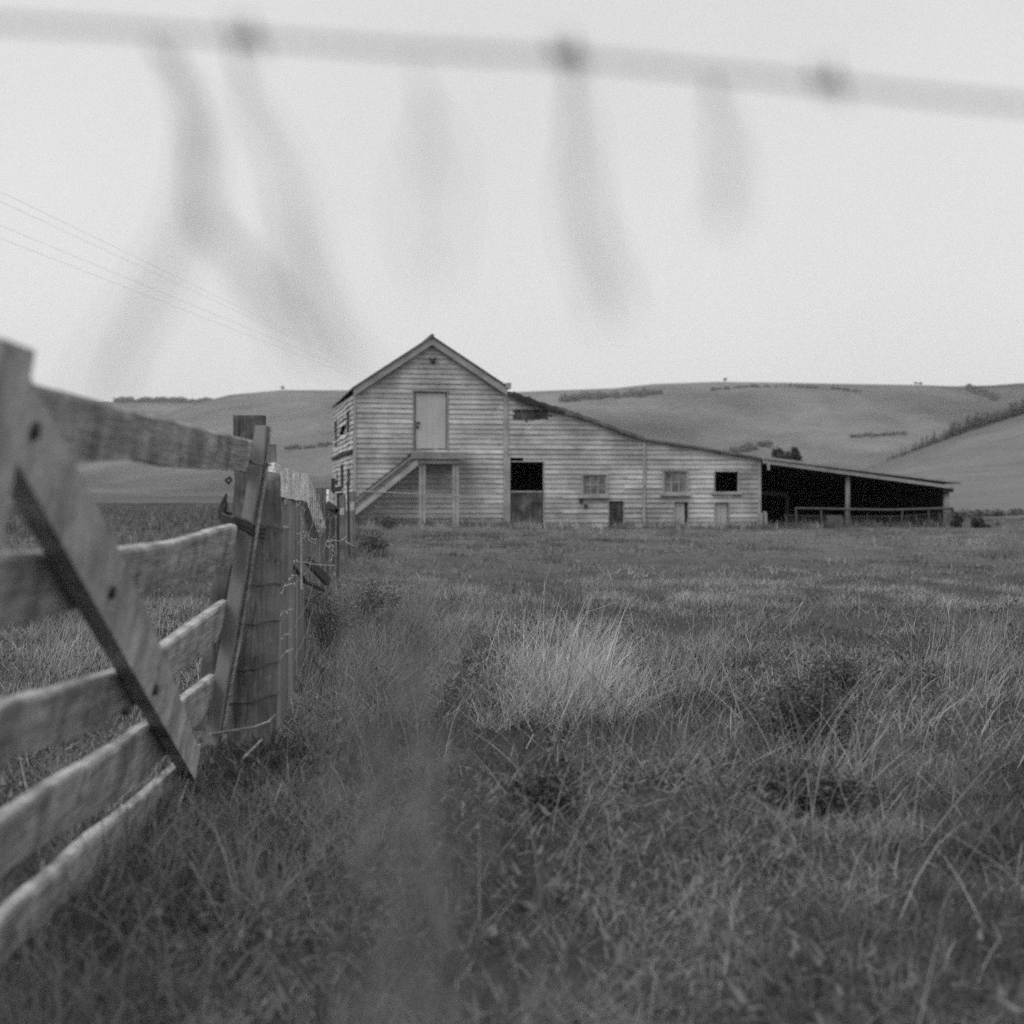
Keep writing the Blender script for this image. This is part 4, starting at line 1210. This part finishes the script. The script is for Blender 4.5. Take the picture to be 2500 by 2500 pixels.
def hang(pts, nst, label, d1=.42, r=.0005):
    """a loose bundle of fine dead stems caught on the wire: pts (px, py, spread px, how many of the strands reach here)"""
    mb = MB(); rnd = random.Random(int(pts[0][0])); org = wpt(pts[0][0])
    xs = np.linspace(0, 1, len(pts))
    for s in range(nst):
        ph = rnd.uniform(0, 6.28); o1 = rnd.uniform(-1, 1); t1 = 1.0 if s < 2 else rnd.uniform(.55, 1.0); pp = []
        dd = d1 + rnd.uniform(-.03, .03)
        for k in range(22):
            t = t1 * k / 21
            px, py, w = (float(np.interp(t, xs, [p[i] for p in pts])) for i in range(3))
            d = WD + (dd - WD) * min(1, t * 2.2)
            f = min(1, t * 5)
            pp.append(P(px + w * f * (o1 + .45 * math.sin(6 * t + ph)), py, d))
        mb.tube(pp, r, 4)
    # matted knots where the strands tangle
    return tag(mb.build('dry_stem', M['stalk'], origin=org), label, 'dry stem', 'dead stems hanging from the barbed wire')
hang([(355, 78, 10), (430, 190, 34), (478, 320, 40), (478, 440, 36), (505, 560, 36), (600, 650, 46), (700, 760, 60), (760, 900, 70)], 6, 'thick blurred dark stem curving down from the wire, darkest of those at the left')
hang([(560, 92, 8), (620, 260, 30), (670, 360, 30), (710, 470, 34), (735, 600, 40), (780, 720, 36), (840, 840, 30), (890, 920, 34)], 4, 'blurred stem slanting right from the left barb down to the barn roof')
hang([(420, 82, 8), (450, 300, 40), (430, 560, 60), (370, 740, 80), (290, 900, 90), (230, 1020, 90)], 3, 'faint wide blurred stem slanting left down to the gate', .40)
hang([(1385, 140, 6), (1405, 280, 34), (1415, 400, 36), (1430, 560, 40), (1470, 690, 44), (1490, 800, 50)], 5, 'long blurred stem hanging straight down from the middle barb', .42)
hang([(1730, 176, 6), (1775, 320, 36), (1790, 420, 40), (1785, 560, 50)], 4, 'short blurred stem hanging between the middle and right barbs', .41)
hang([(1010, 124, 6), (1035, 300, 60), (1030, 480, 70), (1050, 700, 80)], 3, 'faintest blurred stem hanging left of the middle barb', .38)

# ------------------------------------------------------------------ power lines
for i, (y0, y1, lab) in enumerate(((487, 905, 'highest of the four thin power lines crossing the sky left of the barn'), (510, 912, 'second highest of the four thin power lines crossing the sky'),
                                   (567, 925, 'second lowest of the four thin power lines crossing the sky'), (597, 935, 'lowest of the four thin power lines crossing the sky'))):
    a, b = P(40, y0, 36), P(905, y1, 36 * (HY - y0) / (HY - y1))
    dr = (b - a); pts = []
    for k in range(40):
        t = -.6 + k / 39 * 9.0; p = a + dr * t; pts.append(p)
    mb = MB(); mb.tube(pts, .0026, 4, False)
    tag(mb.build('power_line', M['cable'], origin=a), lab, 'power line', 'power lines over the paddock')

# ------------------------------------------------------------------ trees on the hills
def hill_d(px, py, dmin, dmax):
    """depth where the view ray through a pixel meets the terrain"""
    ds = np.geomspace(dmin, dmax, 500); x = (px - CX) / F * ds; z = EYE - (py - HY) / F * ds
    below = gz(x, ds) > z
    i = int(np.argmax(below)) if below.any() else len(ds) - 1
    return float(ds[i])
def conifer(loc, h, seed, tone=(.018, .05)):
    rng = np.random.default_rng(seed); n = 260
    t = rng.uniform(0, 1, n) ** 1.3; a = rng.uniform(0, 6.28, n); r = h * .26 * (1 - t) ** .9 * rng.uniform(.35, 1.15, n) + .1
    c = np.stack([np.cos(a) * r, np.sin(a) * r, h * (.08 + .92 * t)], -1)
    sz_ = h * .055 * rng.uniform(.6, 1.5, n) * (1.1 - .6 * t)
    dx = np.stack([np.cos(a), np.sin(a), -.4 + 0 * a], -1) * sz_[:, None]; dy = np.stack([-np.sin(a), np.cos(a), rng.uniform(-.5, .5, n)], -1) * sz_[:, None] * .6
    return np.stack([c - dx, c + dy, c + dx, c - dy], 1).reshape(-1, 3), np.repeat(rng.uniform(*tone, n), 4)
cons = []
for k in range(3):
    root = empty('pine_tree', (0, 0, 0)); V, tn = conifer(None, 10.0, 50 + k)
    cr = np_mesh('crown', V, quads=np.arange(len(V)).reshape(-1, 4), mat=M['leaf'], tone=tn); cr.parent = root
    MB().tube([(0, 0, -.6), (.05, 0, 4), (0, 0, 9.5)], [.28, .18, .04], 6).build('trunk', M['dark_wood'], root)
    cons.append(root)
row = []
rnd = random.Random(21)
px = 2168.0
while px < 2560:
    t = (px - 2168) / 312
    row.append((px, rnd.uniform(.7, 1.25) * (3.2 + 3.2 * min(t * 1.6, 1)))); px += rnd.uniform(4.5, 8.5) if px > 2262 else rnd.uniform(7, 13)
for i, (px, h) in enumerate(row):
    src = cons[i % 3]
    rp = [r for r in RIDGES if r[0] == 520][0][3]
    d = 512.0 + rnd.uniform(-6, 6); x = (px - CX) / F * d; z = g1(x, d)
    if i < 3: o = src
    else:
        o = src.copy(); COL.objects.link(o)
        for ch in src.children:
            c = ch.copy(); COL.objects.link(c); c.parent = o
    o.location = (x, d, z - .2); o.rotation_euler = (0, 0, rnd.uniform(0, 6.28)); s = h / 10 * .8; o.scale = (s * 1.25, s * 1.25, s)
    tag(o, 'dark pine in the shelter belt climbing the spur behind the open shed', 'pine tree', 'pines of the shelter belt')

def tree(px, pyb, d, h, w, label, n=1400, seed=1, leaf=.18, tone=(.02, .055)):
    rnd = random.Random(seed); x = (px - CX) / F * d; z = g1(x, d) if pyb is None else min(g1(x, d), EYE - (pyb - HY) / F * d)
    root = empty('tree', (x, d, z)); tag(root, label, 'tree')
    mb = MB(); mb.tube([(0, 0, -.3), (.1, 0, h * .3), (0, .1, h * .6)], [h * .04, h * .03, h * .015], 7); blobs = []
    for k in range(9):
        a = rnd.uniform(0, 6.28); r = w * rnd.uniform(.1, .75); tip = (math.cos(a) * r, math.sin(a) * r * .8, h * rnd.uniform(.45, .85))
        mb.tube([(0, 0, h * rnd.uniform(.15, .35)), (tip[0] * .5, tip[1] * .5, tip[2] * .7), tip], [h * .018, h * .012, .02], 5)
        blobs.append((tip[0], tip[1], tip[2], w * .34, w * .3, h * .17, 1))
    mb.build('trunk', M['dark_wood'], root); leaf_cloud('crown', M['leaf'], blobs, n, leaf, tone, root)
    return root
tree(1902, None, 120, 4.9, 1.7, 'dark spreading tree showing above the shed roof, its left half', 2200, 3, .16)
tree(1930, None, 122, 5.2, 1.15, 'dark upright tree showing above the shed roof beside the spreading one', 1800, 4, .16)
for (px, d, h, w, lab, sd) in ((1770, 1190, 3.2, 2.2, 'tiny lone tree on the skyline behind the lean-to roof', 5), (2236, 1190, 2.6, 1.8, 'tiny left tree of a pair on the skyline above the open shed', 6),
                               (2248, 1190, 2.6, 2.0, 'tiny right tree of a pair on the skyline above the open shed', 7), (689, 1190, 3.5, 2.6, 'tiny lone tree on the skyline left of the barn', 8)):
    tree(px, None, d, h, w, lab, 240, sd, .5)
# scrub masses on the slopes: too thick to count
def scrub(name, line, n, hgt, label, tone=(.04, .10), leaf=.7, dmin=200, dmax=1250, nleaf=9000, thick=6):
    rnd = random.Random(len(label)); blobs = []
    for k in range(n):
        t = min(max((int(rnd.random() * n / 7) + rnd.random() ** 2 * .8) * 7 / n, 0), 1); px = np.interp(t, np.linspace(0, 1, len(line)), [p[0] for p in line]); py = np.interp(t, np.linspace(0, 1, len(line)), [p[1] for p in line]) + rnd.uniform(-1, 1) * thick * .5
        d = hill_d(px, py, dmin, dmax); x = (px - CX) / F * d; z = g1(x, d); h = hgt * rnd.uniform(.25, 1.25)
        blobs.append((x, d, z + h * .3, h * .8, h * .8, h * .6, 1))
    o = leaf_cloud(name, M['leaf'], blobs, nleaf, leaf, tone, None, origin=blobs[0][:3])
    return tag(o, label, 'scrub', kind='stuff')
scrub('scrub', [(1375, 980), (1440, 974), (1500, 970), (1560, 968), (1620, 960)], 70, 5, 'dark scrub band on the hillside above the lean-to roof')
scrub('scrub', [(1740, 953), (1830, 945), (1930, 945), (2020, 950), (2100, 958)], 80, 2.2, 'thin dark scrub line high along the hill top', nleaf=5000, thick=2)
scrub('scrub', [(2365, 948), (2400, 962), (2440, 980)], 50, 3.5, 'dark scrub patch on the hill at the right edge', nleaf=5000, thick=12)
scrub('scrub', [(1790, 1106), (1830, 1098), (1890, 1084)], 50, 3.0, 'grey scrub patch on the slope just above the lean-to roof end', nleaf=6000, thick=10, leaf=.6)
scrub('scrub', [(2080, 1068), (2150, 1066), (2220, 1060)], 40, 2.2, 'thin scrub line low on the hill left of the shelter belt', nleaf=3500, thick=4, leaf=.5)
scrub('scrub', [(285, 980), (360, 978), (430, 978), (520, 980)], 150, 7, 'wooded dark crest of the far hill left of the barn', dmin=1500, dmax=1760, nleaf=14000, thick=8, leaf=1.4)
scrub('scrub', [(700, 1098), (760, 1094), (812, 1086)], 40, 2.0, 'dark scrub line across the lower hill left of the barn', nleaf=4000, thick=4, leaf=.5)
scrub('hedge_line', [(2325, 1263), (2400, 1262), (2490, 1258), (2600, 1254)], 60, .34, 'low dark rushes along the far paddock edge right of the shed', dmin=50, dmax=400, nleaf=3000, thick=1, leaf=.07, tone=(.06, .12))

# ------------------------------------------------------------------ light, air, camera
mhz = bpy.data.materials.new('haze'); mhz.use_nodes = True; hn = mhz.node_tree
hn.nodes.remove(hn.nodes['Principled BSDF'])
pv = hn.nodes.new('ShaderNodeVolumePrincipled'); pv.inputs['Color'].default_value = g(.9); pv.inputs['Density'].default_value = .00013
hn.links.new(pv.outputs[0], hn.nodes['Material Output'].inputs['Volume'])
tag(MB().box(-3700, 3700, -3700, 3700, -4.0, 420).build('haze', mhz), 'thin pale haze over the valley and the far hills', 'haze', kind='stuff')
SUN_EL, SUN_AZ = math.radians(48), math.radians(-125)     # veiled sun high behind the camera's left shoulder
w = bpy.data.worlds.new('World'); SC.world = w; w.use_nodes = True
nt = w.node_tree; bg = nt.nodes['Background']
sky = nt.nodes.new('ShaderNodeTexSky'); sky.sky_type = 'NISHITA'; sky.sun_disc = False
sky.sun_elevation = SUN_EL; sky.sun_rotation = SUN_AZ; sky.dust_density = 4.0; sky.air_density = 1.0
bw_ = nt.nodes.new('ShaderNodeRGBToBW'); nt.links.new(sky.outputs[0], bw_.inputs[0])
pw = math_node(nt, 'POWER', bw_.outputs[0], .22)          # cloud evens the sky out
tcw = nt.nodes.new('ShaderNodeTexCoord'); sxyz = nt.nodes.new('ShaderNodeSeparateXYZ'); nt.links.new(tcw.outputs['Generated'], sxyz.inputs[0])
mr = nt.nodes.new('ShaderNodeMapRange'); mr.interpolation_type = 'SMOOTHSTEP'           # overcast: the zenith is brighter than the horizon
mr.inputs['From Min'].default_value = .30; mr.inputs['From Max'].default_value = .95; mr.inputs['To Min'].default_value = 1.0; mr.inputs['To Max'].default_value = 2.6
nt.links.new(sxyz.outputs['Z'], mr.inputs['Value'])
cl = math_node(nt, 'ADD', math_node(nt, 'MULTIPLY', noise(nt, tcw.outputs['Generated'], 2.6, 4, .55), .22), .89)   # faint cloud mottling
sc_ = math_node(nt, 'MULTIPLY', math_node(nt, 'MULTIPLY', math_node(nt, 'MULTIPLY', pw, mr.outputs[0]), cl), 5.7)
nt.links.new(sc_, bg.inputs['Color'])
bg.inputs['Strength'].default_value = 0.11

sl = bpy.data.lights.new('sun', 'SUN'); sl.energy = 1.4; sl.angle = math.radians(25); sl.color = (1, 1, 1)
so = bpy.data.objects.new('sun', sl); COL.objects.link(so)
dv = Vector((math.sin(SUN_AZ) * math.cos(SUN_EL), math.cos(SUN_AZ) * math.cos(SUN_EL), math.sin(SUN_EL)))
so.rotation_euler = dv.to_track_quat('Z', 'Y').to_euler(); so.location = dv * 30 

cam = bpy.data.cameras.new('camera'); co = bpy.data.objects.new('camera', cam); COL.objects.link(co)
co.location = (0, 0, EYE); co.rotation_euler = (math.radians(90), 0, 0)
cam.sensor_width = 36; cam.sensor_fit = 'HORIZONTAL'; cam.lens = F / 2500 * 36
cam.shift_y = -(1250 - HY) / 2500
cam.clip_start = .05; cam.clip_end = 8000
cam.dof.use_dof = True; cam.dof.focus_distance = 9.0; cam.dof.aperture_fstop = cam.lens / 19.0; cam.dof.aperture_blades = 0
SC.camera = co
vs = SC.view_settings; vs.view_transform = 'Standard'; vs.look = 'None'; vs.exposure = 0.0; vs.gamma = 1.0
SC.render.engine = 'CYCLES'
SC.cycles.max_bounces = 6; SC.cycles.diffuse_bounces = 3; SC.cycles.glossy_bounces = 2; SC.cycles.transmission_bounces = 3
SC.cycles.use_denoising = False
SC.cycles.caustics_reflective = False; SC.cycles.caustics_refractive = False
